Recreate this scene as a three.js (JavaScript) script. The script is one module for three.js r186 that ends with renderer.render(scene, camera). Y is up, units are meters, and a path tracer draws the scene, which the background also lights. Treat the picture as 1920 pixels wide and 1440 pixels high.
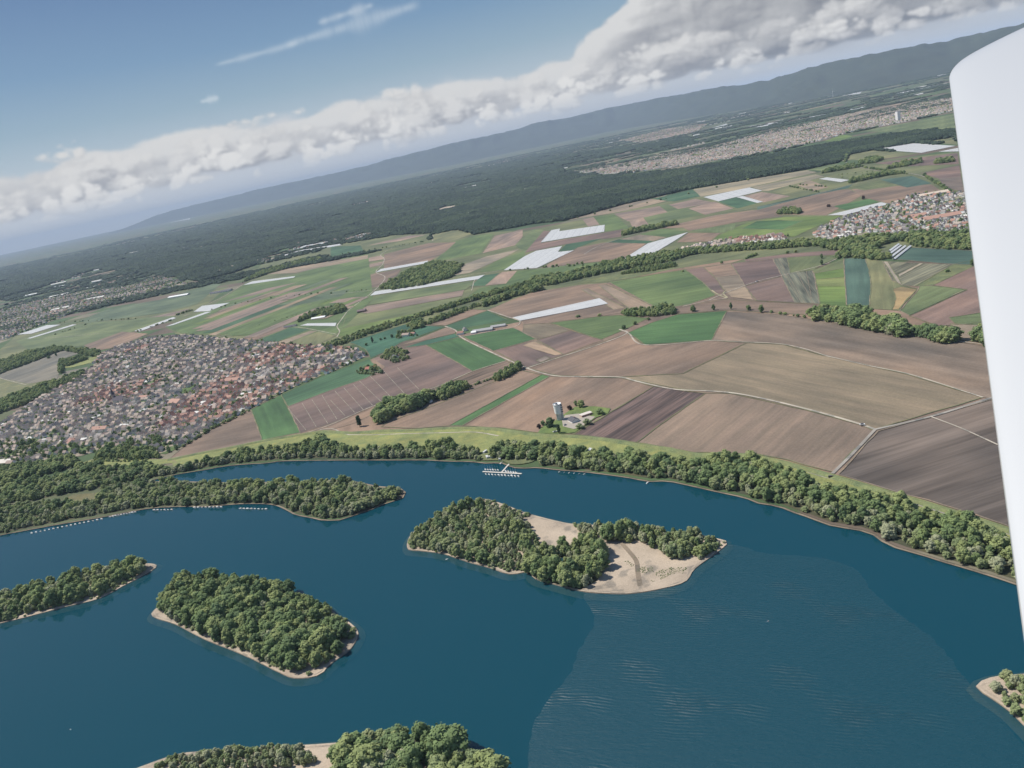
import * as THREE from 'three';
import { mergeGeometries } from 'three/addons/utils/BufferGeometryUtils.js';

// ---------------------------------------------------------------- camera, sky, sun, exposure
const PITCH=0.29034, ROLL=0.20891, EYE=400, FOV=51.342;
const scene = new THREE.Scene();
const camera = new THREE.PerspectiveCamera(FOV, 4 / 3, 0.1, 200000);
camera.position.set(0, EYE, 0);
camera.rotation.order = 'YXZ';
camera.rotation.set(-PITCH, 0, -ROLL);          // banked light aircraft, looking down past the wing
const renderer = new THREE.WebGLRenderer({ antialias: true });
renderer.setSize(1024, 768);
renderer.toneMapping = THREE.LinearToneMapping;
renderer.toneMappingExposure = 1.3;
renderer.shadowMap.enabled = true;

const rng = (s) => () => { s = (s + 0x6d2b79f5) | 0; let t = Math.imul(s ^ (s >>> 15), 1 | s); t = (t + Math.imul(t ^ (t >>> 7), 61 | t)) ^ t; return ((t ^ (t >>> 14)) >>> 0) / 4294967296; };
const clamp = THREE.MathUtils.clamp, lerp = THREE.MathUtils.lerp, sstep = (a, b, x) => { const t = clamp((x - a) / (b - a), 0, 1); return t * t * (3 - 2 * t); };
const hash = (x, y, s = 0) => { let h = Math.imul(x | 0, 374761393) ^ Math.imul(y | 0, 668265263) ^ Math.imul(s | 0, 1274126177); h = Math.imul(h ^ (h >>> 13), 1103515245); return ((h ^ (h >>> 16)) >>> 0) / 4294967296; };
function vnoise(x, y, s = 0, px = 0, py = 0) {                     // value noise, optionally tiling
  const ix = Math.floor(x), iy = Math.floor(y), fx = x - ix, fy = y - iy, u = fx * fx * (3 - 2 * fx), v = fy * fy * (3 - 2 * fy);
  const w = (i, p) => (p ? ((i % p) + p) % p : i), x0 = w(ix, px), x1 = w(ix + 1, px), y0 = w(iy, py), y1 = w(iy + 1, py);
  return lerp(lerp(hash(x0, y0, s), hash(x1, y0, s), u), lerp(hash(x0, y1, s), hash(x1, y1, s), u), v);
}
function fbm(x, y, oct, s = 0, px = 0, py = 0) { let a = 0.5, t = 0, n = 0; for (let i = 0; i < oct; i++) { t += a * vnoise(x, y, s + i, px, py); n += a; x *= 2; y *= 2; px *= 2; py *= 2; a *= 0.5; } return t / n; }

const SUN = new THREE.Vector3(-0.92, 0, -0.39).normalize().multiplyScalar(Math.cos(0.92)); SUN.y = Math.sin(0.92);
const sun = new THREE.DirectionalLight(new THREE.Color(1.0, 0.95, 0.87), 4.1);
sun.name = 'sun'; sun.position.copy(SUN).multiplyScalar(5000); sun.castShadow = true;
Object.assign(sun.shadow.camera, { left: -3000, right: 3000, top: 3000, bottom: -3000, near: 10, far: 12000 });
sun.shadow.mapSize.set(4096, 4096);
scene.add(sun, sun.target);

function makeSky() {
  const W = 4096, H = 2048, data = new Float32Array(W * H * 4);
  const stops = [[-2, 0.47, 0.49, 0.525], [0, 0.475, 0.495, 0.53], [1.8, 0.46, 0.49, 0.53], [4, 0.345, 0.415, 0.47], [6, 0.24, 0.335, 0.415], [9, 0.150, 0.250, 0.375], [13, 0.098, 0.178, 0.315], [25, 0.075, 0.14, 0.265], [55, 0.052, 0.11, 0.235], [90, 0.045, 0.098, 0.22]];
  const air = (el, c) => { for (let i = 1; i < stops.length; i++) if (el <= stops[i][0]) { const a = stops[i - 1], b = stops[i]; return lerp(a[c], b[c], clamp((el - a[0]) / (b[0] - a[0]), 0, 1)); } return stops[stops.length - 1][c]; };
  const D = Math.PI / 180;
  for (let r = 0; r < H; r++) {
    const el = ((r + 0.5) / H - 0.5) * 180, ce = Math.cos(el * D), se = Math.sin(el * D), base = [1, 2, 3].map((c) => air(Math.max(el, -2), c));
    for (let q = 0; q < W; q++) {
      const a = ((q + 0.5) / W - 0.5) * 2 * Math.PI, cs = Math.cos(a) * ce * SUN.x + se * SUN.y + Math.sin(a) * ce * SUN.z, o = (r * W + q) * 4;
      const g = 0.30 * Math.pow(Math.max(cs, 0), 3) + 0.5 * Math.pow(Math.max(cs, 0), 30);
      data[o] = base[0] + g * 0.34; data[o + 1] = base[1] + g * 0.37; data[o + 2] = base[2] + g * 0.40; data[o + 3] = 1;
    }
  }
  // clouds: bearings in degrees right of the nose, heights in degrees above the horizon
  const colOf = (az) => ((((az - 90) / 360 + 0.5) * W) % W + W) % W, rowOf = (el) => (el / 180 + 0.5) * H;
  const put = (q, r, al, c) => { q = ((q % W) + W) % W; if (r < 0 || r >= H) return; const o = (r * W + q) * 4; for (let k = 0; k < 3; k++) data[o + k] = lerp(data[o + k], c[k], al); };
  const rnd = rng(77);
  const wrap = (az) => ((az + 540) % 360) - 180;
  const mass = (w) => sstep(5, 24, w) * (1 - sstep(95, 150, w));     // the bank thickens to a grey overcast to the right
  const bandTop = (az) => 4.55 + 0.9 * (vnoise(az / 9, 3, 5, 40) - 0.5) + 8.5 * mass(wrap(az)) + 4.5 * sstep(-60, -150, wrap(az));
  const billow = (x, y, oct, sd, p) => { let t = 0, n = 0, a = 0.5; for (let i = 0; i < oct; i++) { t += a * Math.abs(2 * vnoise(x, y, sd + i) - 1); n += a; x *= 2.03; y *= 2.03; a *= 0.5; } return t / n; };
  const R0 = Math.floor(rowOf(0.3)), R1 = Math.ceil(rowOf(24)), NR = R1 - R0;
  const layer = (dens, sd) => { const f = new Float32Array(NR * W); for (let r = 0; r < NR; r++) for (let q = 0; q < W; q++) f[r * W + q] = dens(((q + 0.5) / W) * 360 - 90, ((R0 + r + 0.5) / H - 0.5) * 180); return f; };
  const paint = (f, lit, darkL, darkR, k, thick) => {
    const at = (r, q) => (r < 0 || r >= NR ? 0 : Math.max(0, f[r * W + ((q % W) + W) % W]));
    for (let r = 0; r < NR; r++) for (let q = 0; q < W; q++) {
      const d = f[r * W + q]; if (d <= 0) continue;
      const sx = -0.62, sy = 0.78; let od = 0; for (const t of [2.5, 6, 12, 22, 34]) od += at(Math.round(r + sy * t), Math.round(q + sx * t)) * (t < 5 ? 0.9 : 1);
      const hv = mass(wrap(((q + 0.5) / W) * 360 - 90)), dark = darkL.map((v, i) => lerp(v, darkR[i], hv));
      const rel = 0.5 + 0.55 * (d - at(Math.round(r + sy * 3), Math.round(q + sx * 3))) + 0.75 * (d - at(Math.round(r + sy * 8), Math.round(q + sx * 8))) + 0.6 * (d - at(Math.round(r + sy * 18), Math.round(q + sx * 18)));
      const L = clamp((0.40 * Math.exp(-k * od) + 0.72 * rel) * (1 - 0.35 * hv) * (0.62 + 0.72 * fbm(q * 0.035, r * 0.08, 4, 444)), 0, 1), al = sstep(0, thick, d) * (0.25 + 0.75 * sstep(0.8, 2.2, ((R0 + r + 0.5) / H - 0.5) * 180));
      put(q, r + R0, al, [lerp(dark[0], lit[0], L), lerp(dark[1], lit[1], L), lerp(dark[2], lit[2], L)]);
    }
  };
  const cells = (n, seed, base, bv, w0, w1, h0, h1, az0 = -180, az1 = 180) => { const r = rng(seed), o = []; for (let i = 0; i < n; i++) o.push([lerp(az0, az1, r()), base + bv * (r() - 0.5), lerp(w0, w1, r()), lerp(h0, h1, r())]); return o; };
  const heap = (list, sd, fx, fy, rough) => { const grid = Array.from({ length: 360 }, () => []); list.forEach((c) => { for (let a = Math.floor(c[0] - c[2] * 1.3); a <= c[0] + c[2] * 1.3; a++) grid[((a % 360) + 360) % 360].push(c); });
    return layer((az, el) => { let m = -1; for (const [c, b0, w, h] of grid[((Math.floor(az) % 360) + 360) % 360]) { const u = wrap(az - c) / w, v = (el - b0) / h; if (v > 1.5 || v < -0.5) continue; m = Math.max(m, 1 - u * u - (v > 0 ? v * v : v * v * 14)); }
      if (m < -0.9) return -1; const wx = az + 0.7 * (fbm(az * 0.9, el * 1.4, 3, sd + 40) - 0.5), wy = el + 0.5 * (fbm(az * 0.9, el * 1.4 + 9, 3, sd + 50) - 0.5);
      return m * 0.8 - 0.18 + (billow(wx * fx, wy * fy, 6, sd) - 0.45) * rough; }); };
  // pale haze cloud behind, then two banks of cumulus, nearer ones lower and smaller
  paint(layer((az, el) => { const t = bandTop(az), S = sstep(t + 0.4, t - 1.3, el) * sstep(0.6, 2.3, el); return S <= 0 ? -1 : S * 0.75 - 0.18 + (fbm(az * 0.45, el * 0.9, 5, 401) - 0.5) * 0.9; }), [0.50, 0.51, 0.525], [0.40, 0.415, 0.445], [0.19, 0.20, 0.23], 0.1, 0.75);
  paint(layer((az, el) => { const m = lerp(0.68, 1, mass(wrap(az))), t = bandTop(az), S = sstep(t + 0.6, t - 1.2, el) * sstep(1.0, 2.6, el); return S <= 0 ? -1 : S * m * 1.6 - 0.38 + (billow(az * 0.3, el * 0.55, 6, 421) - 0.45) * 1.1 + (fbm(az * 0.12, el * 0.3, 3, 431) - 0.5) * 0.7; }), [0.55, 0.55, 0.545], [0.28, 0.29, 0.32], [0.17, 0.18, 0.205], 0.3, 0.35);
  paint(heap(cells(250, 501, 2.35, 0.9, 2.4, 5.0, 1.2, 2.5), 511, 0.5, 0.85, 1.35), [0.57, 0.565, 0.555], [0.25, 0.26, 0.29], [0.19, 0.20, 0.225], 0.46, 0.36);
  paint(heap(cells(190, 601, 1.75, 0.8, 1.1, 2.6, 0.7, 1.5), 611, 0.8, 1.25, 1.35), [0.645, 0.635, 0.615], [0.30, 0.31, 0.335], [0.22, 0.23, 0.255], 0.5, 0.36);
  paint(heap(cells(110, 701, 1.25, 0.5, 0.35, 0.9, 0.25, 0.6), 711, 1.4, 2.0, 1.3), [0.66, 0.65, 0.63], [0.40, 0.41, 0.43], [0.33, 0.34, 0.36], 0.5, 0.35);
  const streak = (a0, e0, a1, e1, wd, st, seed) => {                 // high thin wisps
    const n = 260; for (let i = 0; i < n; i++) { const t = i / n, az = lerp(a0, a1, t), el = lerp(e0, e1, t), ww = wd * (0.25 + 1.2 * t * (1.15 - t)) * (0.6 + 0.8 * vnoise(t * 9, 1, seed));
      for (let r = Math.floor(rowOf(el - ww * 2)); r <= rowOf(el + ww * 2); r++) { const y = (((r + 0.5) / H - 0.5) * 180 - el) / ww, q = Math.round(colOf(az)); const al = st * 0.075 * Math.exp(-y * y * 1.3) * sstep(0, 0.12, t) * sstep(1, 0.9, t) * clamp(0.25 + 1.5 * fbm(az * 2.5, el * 7, 4, seed), 0, 1); put(q, r, al, [0.62, 0.66, 0.68]); put(q + 1, r, al, [0.62, 0.66, 0.68]); } } };
  streak(-14.70,8.15, -8.97,8.59, 0.26, 0.55, 101); streak(-10.35,8.57, -0.63,9.46, 0.62, 0.95, 103); streak(-7.68,9.48, -3.70,9.95, 0.40, 0.5, 105); streak(-16.06,6.20, -14.83,6.28, 0.26, 0.2, 107);
  const t = new THREE.DataTexture(data, W, H, THREE.RGBAFormat, THREE.FloatType);
  t.mapping = THREE.EquirectangularReflectionMapping; t.magFilter = t.minFilter = THREE.LinearFilter; t.needsUpdate = true;
  return t;
}
const skyTex = makeSky();
scene.background = skyTex; scene.environment = skyTex;
scene.fog = new THREE.FogExp2(new THREE.Color(0.64, 0.79, 1.0), 2.8e-5);

// ---------------------------------------------------------------- surveyed outlines, metres (x, z pairs; north is -z)
const N_SHORE=[-1296.5,-1059.5,-1109.5,-1112.5,-909.5,-1115,-792.6,-1122.4,-752.1,-1119.7,-696.4,-1115.1,-624.8,-1106.5,-576.1,-1104.8,-553,-1101,-509.2,-1085.1,-447.8,-1057.1,-408.3,-1044.8,-351.2,-1015.1,-326.9,-988.2,-308,-963,-282.1,-941.3,-268.1,-928.6,-239.7,-916.8,-228.9,-922.3,-208.4,-927.9,-188.9,-939,-169.1,-942.1,-166,-957,-175.9,-975.7,-203,-994.7,-261.7,-1047,-319.9,-1071.7,-409.4,-1116.3,-476.6,-1151.2,-549.6,-1193.4,-607.6,-1225.8,-589.5,-1231.6,-552.5,-1231.8,-517.1,-1226.2,-475.3,-1221.5,-431,-1206.1,-406.6,-1194.9,-380.4,-1189.4,-341.5,-1169.9,-265,-1129.3,-193.7,-1089.5,-138.7,-1058.7,-109,-1038.1,-74.5,-1016.9,-53.5,-999.5,-35.6,-991.5,-19.1,-965.6,-2.2,-954.6,10,-949.8,34.2,-929.5,65,-905.9,93.8,-880.4,116.1,-858.9,132.4,-840.9,150,-833.2,169.9,-810.7,195.2,-779,215.7,-753.6,226.7,-732.4,237.6,-724.6,244.9,-708.5,256,-688.8,266.2,-668,272.5,-660.6,286.2,-647.8,295.1,-630,295.1,-617.8,303.6,-601.3,311.9,-591.1,318.3,-578.2,326.5,-567.5,331.6,-558.4,340.8,-544.4,350.7,-526.6,368.6,-492.3,395.7,-436.1,422.3,-358.9];
const S_SHORE=[353.9,-249.7,180.6,-167.8,-64.8,-153.2,-348.2,-252.8,-762.5,-463.9,-1200,-842.6];
const ISLANDS={A:[-835.2,-834.5,-720.1,-830.2,-662.5,-827.4,-626.3,-829.1,-596.3,-831,-550.9,-836,-514.8,-839.2,-494.3,-859.2,-480.8,-872.1,-467.5,-892,-478.9,-904.6,-501,-911.2,-518,-911.6,-553,-912.9,-587.5,-908.9,-619,-910.1,-667.5,-901.8,-707.3,-901.3,-802.6,-904,-886.6,-900.2],B:[-429.7,-775.4,-425.3,-793.8,-429.3,-819.6,-416,-839.9,-379.5,-833.5,-326.5,-797,-276.8,-760.9,-265.2,-752.2,-248.8,-734.4,-226.7,-712.1,-211.9,-690.4,-198.6,-674.6,-187.1,-653.8,-187.8,-639.7,-192.1,-627.4,-208,-611.1,-213.7,-600.4,-235.8,-602.5,-256.1,-618.8,-282.8,-644.1,-303.3,-662.5,-347.1,-699.4,-389,-739.5],C:[-151.8,-810.9,-148.5,-797.1,-135.5,-789,-111.3,-772.6,-82.4,-742,-60,-720.6,-39.3,-699.5,-22.9,-696.9,-17.2,-682.4,3.8,-661.3,23.6,-643.1,45.4,-630.9,64.9,-623.3,92,-620.8,114.5,-623.6,127.5,-640.1,148.7,-656,169.4,-674.3,162.8,-684.8,139.9,-706.4,108.9,-723.9,83.1,-744.1,56.7,-762.4,30,-778.5,18.9,-788.9,-7.1,-817.2,-21.2,-835,-38.6,-860.7,-63.5,-888.1,-86.6,-885.7,-112.6,-873,-134.4,-854.7,-148.9,-831.5],D:[-356.9,-525,-343.1,-529.5,-315.7,-534.8,-286.8,-530,-255.1,-523.7,-215.9,-515.2,-191.1,-510.2,-165,-506,-144.4,-504.5,-115.4,-493.1,-91.3,-476.9,-72.3,-456,-58.4,-435.2,-51.9,-414,-78.4,-348.6,-232,-350.6,-355,-411.8,-381.9,-506.2],E:[258.8,-432.1,261.7,-416.8,264.2,-405.8,264.4,-393.1,267.4,-361,292.1,-334.3,338.8,-353.2,352,-405.7,320.4,-432.6,292.5,-433.9,272.8,-437]};
const POND=[-4.8,-706.2,1.8,-712,16,-708.2,20.2,-698.9,12.8,-691.5,1.6,-695.1];
const RIPPLES=[[23.1,-640,26.4,-598.1,20.8,-580.2,8.6,-562,-5.5,-532,-24.5,-512.5,-31,-496.5,-39.8,-463.2,-49.5,-409.3,224.9,-323.1,256.3,-391,257.7,-431.6,262.3,-481.5,254.2,-517.6,250.8,-551.9,251.2,-589.4,235.3,-616.5,196.3,-641,168.8,-669.5,150.5,-653.5,129.7,-637.6,115.2,-620.9,91.4,-618.6,64.4,-621.2,45,-628.7]];
const FIELDS=[["dull","crop",null,[-1229.5,-3012.5,-1208,-3395,-1176,-3926,-1359,-5144,-1235,-5588,-870,-5140,-703,-5507,-27,-4027,240.5,-3666,484,-3640,1050,-3904,1213.5,-3764,1486,-3514,1767,-3505,1937,-3201.5,955,-1538,742,-1887.5,483.5,-1902,221.5,-1916.5,-43,-1997,-241.5,-2064,-393,-1932.5,-533.5,-2096,-843,-2462.5,-1106,-2777.5]],
["dull","crop",null,[-2087,-3405.5,-2229,-3791,-2046,-3861,-1590,-3602.5,-1418,-4056,-1277,-4040,-1190.5,-3340.5,-1252.5,-3195.5,-1368,-3062,-1397.5,-2998,-1515,-2966,-1726,-2983.5,-1774.5,-2855]],
["soil","soil",null,[-605.8,-1316.5,-513.5,-1522,-356,-1683,-294,-1760.5,-223.5,-1811,67,-1818,300.5,-2060,501,-2012.5,635,-1957.5,916,-1444,693.9,-892.2,443.9,-515.3,392.4,-599.6,310.4,-761,144.6,-951,-29.6,-1116,-373.2,-1298.9]],
["soil","soil",0.035,[-606.8,-1324.5,-599.5,-1377.5,-589.5,-1413,-573.5,-1456,-530.5,-1533.5,-518,-1538.5,-441.1,-1318.6,-499.5,-1319]],
["green","crop",1.235,[-518,-1538.5,-472.5,-1608,-373.7,-1315.3,-441.1,-1318.6]],
["green2","crop",-0.582,[-471.5,-1603.5,-404.5,-1690,-362,-1722.5,-304,-1764,-260.5,-1608.5,-298,-1592.5,-359.5,-1557,-434.5,-1503]],
["plum","soil",-0.495,[-434.5,-1503,-359.5,-1557,-294,-1590,-256.5,-1652,-295,-1761.5,-246,-1779.5,-175.5,-1784.5,-167,-1756,-68.7,-1475.1,-136,-1423.4,-189.9,-1401,-252.9,-1377.1,-305.1,-1339.4,-332.3,-1325.4,-373.1,-1312.2]],
["soil","streak",-0.547,[-137.7,-1414.2,-68.8,-1471.3,-1.9,-1496.9,22.4,-1437.5,-21.3,-1394,-75.8,-1379.2,-114.8,-1370.8]],
["plumd","soil",-0.468,[-190.3,-1391.4,-140.8,-1416.5,-134.8,-1385,-180.4,-1358.9]],
["soil","soil",-0.563,[-331.2,-1319.2,-251.1,-1369.7,-245.2,-1332.6,-280.8,-1301.4,-314.7,-1292.5]],
["soil","soil",-0.536,[-225.6,-1250.4,-216.2,-1265.9,-150.7,-1299.3,-76.1,-1343,22.3,-1407.5,54.9,-1353.3,-110.7,-1183.6,-163.8,-1204.2]],
["soil","soil",-0.806,[-89.4,-1170.3,67.2,-1333.4,176.4,-1240.3,212.8,-1164.5,69.5,-1037,22,-1070.5,-26.1,-1121]],
["green","crop",-0.806,[-110.7,-1183.6,55.2,-1356.5,67.2,-1333.4,-89.4,-1170.3]],
["plumd","streak",-0.738,[212.8,-1164.5,245.6,-1118.1,270.4,-1087,207.4,-1026.2,142.3,-960.2,104.2,-1001.2,69.9,-1034.6]],
["soil2","streakf",-0.78,[270.4,-1087,301,-1065.1,359.5,-953,395.9,-865.8,399.7,-846.6,314.1,-767.8,284.7,-819.4,260.5,-852.9,197.9,-892.2,142.3,-960.2,207.4,-1026.2]],
["soild","streakd",-0.181,[401.4,-843.7,546.5,-862.6,594.3,-863,618.8,-795,454.2,-527.6,406.7,-573.5,395,-603.5,383.4,-630.1,363.2,-672,345.2,-704.7,317,-760.4]],
["soil","soil",-0.426,[32.8,-1414.1,240.5,-1508.5,250.4,-1405.5,357.7,-1342.2,401.5,-1286.7,266.7,-1196.3,177.5,-1245.9,82.4,-1325.2]],
["tan","streakf",1.136,[401.5,-1286.7,443.7,-1237.5,471,-1137.2,519.9,-997.7,545.4,-873.9,402.8,-850.2,361.7,-958.2,302.4,-1069.4,246.9,-1122.7,192.5,-1215.5,177.5,-1245.9,266.7,-1196.3]],
["soil3","soil",1.219,[358.7,-1345.5,440,-1514.5,502,-1428,541.5,-1334.1,576,-1243.2,594,-1171,635.3,-1086.6,706,-907.8,665.3,-855.2,549.3,-866.9,546.3,-875.4,520.9,-999.6,472.6,-1139.1,444.8,-1240.2,403.5,-1292.7]],
["green","crop",0.501,[243.5,-1514.5,297,-1552,358,-1575,443.5,-1521.5,358.7,-1345.5,252.9,-1403.3]],
["green3","crop",0.116,[110,-1745,187.5,-1718,255.5,-1676.5,301.5,-1595,238,-1539.5,187.5,-1506,145,-1639]],
["tan","soil",1.027,[54.5,-1783,109.5,-1739.5,144,-1634.5,70,-1613.5,46,-1702]],
["plum","soil",-0.49,[69.5,-1609,143.5,-1630,190,-1499.5,107.1,-1455.3]],
["plum","soil",1.274,[-21.5,-1595.5,62,-1611,107.1,-1455.3,33,-1417.6]],
["sandy","soil",1.087,[37.5,-1590,57,-1606,65.5,-1603,105.7,-1460.6,90.2,-1461.3]],
["sandy2","soil",null,[53.5,-1455.4,72.7,-1471.9,80.6,-1449,60.7,-1433.7]],
["green","crop",1.243,[-173,-1782,-97.5,-1788,-1.5,-1501,-68.7,-1475.1]],
["green","crop",0.196,[-90,-1792,28.5,-1768,71,-1622.5,-23.5,-1597]],
["greend","crop",0.083,[-133,-1944.5,-22.5,-2024.5,23,-1863,-104,-1873.5]],
["soil","soil",-0.174,[-174.5,-2004.5,-127,-2057,-60,-2086.5,-22.5,-2031.5,-133.5,-1951]],
["soil","soil",-0.713,[-234.5,-1836.5,-129,-1927.5,-104,-1868,-106.5,-1841,-191,-1835]],
["greenb","crop",-0.522,[-382,-1996.5,-323,-2027,-228.5,-2085,-180,-1997,-133,-1938,-236.5,-1865.5,-273,-1797,-300.5,-1766,-324.5,-1872.5]],
["greenb","crop",-0.259,[-227,-1803.5,-174,-1831,-106.5,-1835.5,-96,-1792,-173,-1782]],
["soil","soil",-0.032,[-22.5,-2031.5,46.5,-2105,108.5,-2146.5,236,-2108,294.5,-2059,334.5,-1687.5,292.5,-1684.5,190,-1710,109.5,-1739.5,54.5,-1783,49.5,-1836,26.5,-1878.5]],
["sandy","soil",1.4,[228,-2041.5,242,-2041,281,-1734,255,-1737.5]],
["sandy","soil",1.405,[273.5,-2051.5,292,-2045,334.5,-1687.5,287.5,-1690]],
["green3","crop",0.132,[304,-2064,355,-2049.5,495,-2021.5,484,-1827.5,467,-1669,400,-1639,359.5,-1647.5,335.5,-1686.5]],
["olive","grass",null,[226,-2139.5,260,-2168.5,358.5,-2138.5,469.5,-2108.5,497,-2028,356.5,-2056.5,305.5,-2071.5]],
["soil","soil",0.229,[356.5,-2056.5,456.5,-2058,612.5,-2013,640,-1990.5,599.5,-1972.5,493,-2014.5]],
["plumd","soil",0.491,[599,-1963.5,686,-1917,630.5,-1717,540,-1695]],
["plum","soil",-0.188,[540,-1695,628.5,-1712,561,-1475,513.5,-1552]],
["soil","soil",0.266,[536,-1990,599.5,-1972.5,568,-1819.5,521,-1851]],
["tan2","soil",0.592,[521,-1851,568,-1819.5,540,-1695,512,-1566,486,-1620.5]],
["plum","soil",0.505,[495,-2021.5,537,-1998,521,-1851,493,-1684.5,468.5,-1674,485,-1826]],
["soil","soil",0.836,[356,-1633.5,397.5,-1629.5,470,-1614,512,-1548,559.5,-1471,587.5,-1428.5,552.7,-1359.9,505,-1435,444,-1526.5,359,-1579]],
["greyg","streak",1.817,[688.5,-1923,715.5,-1900,655,-1730.5,697.5,-1710.5,590.5,-1430.5,561,-1475]],
["olive","crop",null,[715.5,-1900,775,-1843,783,-1782,731.5,-1744.5,697.5,-1710.5,655,-1730.5]],
["olive","crop",-0.495,[697.5,-1710.5,790,-1760.5,748.5,-1668.5,687,-1677.5]],
["bright","crop",0.743,[686,-1678.5,748.5,-1668.5,712.5,-1589.5,666,-1624]],
["ygreen","crop",0.634,[666,-1624,712.5,-1589.5,680,-1517.5,643.5,-1564]],
["bright","crop",0.905,[643.5,-1564,680,-1517.5,612.5,-1369.5,588,-1422.5]],
["teal","crop",2.001,[790,-1760.5,820,-1721.5,773,-1609.5,717.5,-1488.5,636.2,-1333.5,612.5,-1369.5]],
["olive2","crop",2.017,[820,-1721.5,826.5,-1659,757.5,-1488,751,-1439,755,-1392,679.2,-1305.7,664,-1284.2,636.2,-1333.5,717.5,-1488.5,773,-1609.5]],
["rust","soil",null,[727,-1427,744.5,-1429,753.5,-1388.5,711,-1345.5,668.2,-1293.8,658.4,-1299.7,698,-1360.5]],
["greyg2","streak",-0.545,[826.5,-1659,863.5,-1568.5,892,-1509.5,761.5,-1413.5,751,-1439,757.5,-1488]],
["pale","soil",null,[827.5,-1657,830.5,-1644,755,-1446.5,752.5,-1455.5]],
["pale","soil",null,[788,-1521.5,860,-1573.5,865,-1566.5,780.5,-1504]],
["green4","crop",-0.497,[769,-1409.5,782.5,-1393,804,-1325.5,660.3,-1247.3,664,-1284.2,749.5,-1381.5]],
["plum","soil",-0.488,[785.5,-1394.5,927.5,-1478,941.5,-1406,749.7,-1121.7,660.8,-1164,658.8,-1244.5,802.5,-1321.5]],
["olive","grass",null,[761.5,-1413.5,892,-1509.5,932,-1510,930,-1482,785.5,-1394.5]],
["teal","crop",1.078,[850.5,-1647,927.5,-1733,984,-1567,928.5,-1447,893.5,-1507.5]],
["green4","crop",null,[695.3,-1193.7,755.7,-1181,716.9,-1108.8,683.9,-1160.6]],
["tan2","soil",null,[679.7,-1164.8,716.9,-1108.8,666.8,-1032.4,644.4,-1088.5]],
["plumd","soil",0.578,[637.5,-1984,736,-1938.5,824.5,-1862,809,-1806.5,715.5,-1900,633,-1951]],
["pink","soil",null,[466.5,-3655,516.5,-3645.5,490.5,-3327.5,444.5,-3335.5]],
["green3","crop",null,[516.5,-3645.5,598.5,-3581.5,574.5,-3252,554,-3020.5,469.5,-3077.5,503.5,-3272.5,490.5,-3327.5]],
["pink","soil",0.379,[602,-3602,799.5,-3523.5,760.5,-3255,591.5,-3236.5]],
["pink","soil",null,[596,-3225.5,658,-3251,621.5,-2976,563.5,-2999]],
["green4","crop",0.072,[801,-3590,828,-3504.5,811.5,-3289,840.5,-3233.5,819,-2959,623,-2973,659.5,-3247.5,760.5,-3255]],
["pink","soil",null,[828,-3504.5,949,-3512,951.5,-3244,811.5,-3289]],
["pink","soil",null,[840.5,-3233.5,962,-3278,933.5,-2958,823.5,-2947]],
["tan2","soil",-0.497,[398,-3738,703,-3903,839.5,-3902.5,859,-3666,652.5,-3622.5,455,-3713.5]],
["greend","crop",null,[846.5,-3877,1049,-3909,989.5,-3570,871,-3587]],
["beige","soil",0.423,[1057,-3928,1245,-3857,1531,-3715,1504.5,-3545.5,1128.5,-3510,983.5,-3550]],
["beige","soil",0.088,[1197,-3503,1468.5,-3479,1445.5,-3337,1176.5,-3257.5,1167,-3298]],
["green4","crop",null,[1538,-3751,1682,-3745,1637.5,-3574,1529,-3530.5]],
["pink","soil",null,[1153.5,-3267,1151,-2959.5,1041.5,-2945.5,1073.5,-3253.5]],
["olive2","crop",null,[1178,-3250.5,1291,-3257,1231.5,-2940.5,1151,-2959.5]],
["tan2","soil",null,[1292.5,-3250,1374.5,-3318,1306.5,-2987,1235.5,-2963.5]],
["greend","crop",null,[969.5,-3252.5,1049,-3266.5,1026,-2964.5,941.5,-2934]],
["olive","grass",null,[1487.5,-3344,1590.5,-3190,1547,-3055,1441,-3103.5]],
["soil","soil",-0.329,[951,-2798,1259,-2903.5,1306,-2819,1250.5,-2615.5,1026.5,-2381.5,959,-2606]],
["teal","crop",null,[991.5,-2867.5,1235,-2888.5,1374.5,-2934,1316.5,-2853.5,1251.5,-2895.5,963,-2789.5]],
["soil","soil",0.118,[1308.5,-2808,1391,-2671,1442.5,-2541.5,1381,-2383.5,1202.5,-2336.5,1220,-2459.5,1230.5,-2567]],
["olive","crop",null,[1327,-2847.5,1435,-2857.5,1392,-2666,1310.5,-2722.5]],
["teal","crop",null,[1456,-2898,1532.5,-2821.5,1454.5,-2563,1384.5,-2582]],
["green","crop",null,[1112.5,-2520.5,1227,-2518.5,1208,-2420,1096.5,-2402]],
["plum","soil",null,[1575,-2842.5,1712.5,-2836.5,1560,-2577.5,1518,-2632]],
["soild","soil",null,[1518,-2632,1560,-2577.5,1389.5,-2283,1417,-2431]],
["plum","soil",null,[1705,-3430.5,1917,-3186,1728.5,-2865.5,1669,-3108.5]],
["olive2","crop",null,[1740,-3781,1929,-4092,1968,-3993,1902.5,-3426,1776.5,-3533.5]],
["olive2","crop",null,[2164,-3840,2269,-3788,2078,-3452]],
["bright","crop",null,[2245,-5145,2458,-5353,2402,-5077,2216,-4896]],
["green4","crop",null,[2558,-5336,2732,-5261,3065,-5107,2527,-4191,2477,-4592]],
["soil","soil",0.138,[618,-2858,839,-2880.5,955.5,-2811,959.5,-2538.5,829,-2616,680,-2627.5,685.5,-2748]],
["bright2","crop",0.421,[683.5,-2404,844.5,-2558.5,951,-2517.5,1044.5,-2314.5,905,-2208,835,-2147.5,756,-2305,685,-2356]],
["green","crop",0.953,[795.5,-2466,873.5,-2547.5,916.5,-2482,947,-2368,858,-2294.5]],
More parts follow.
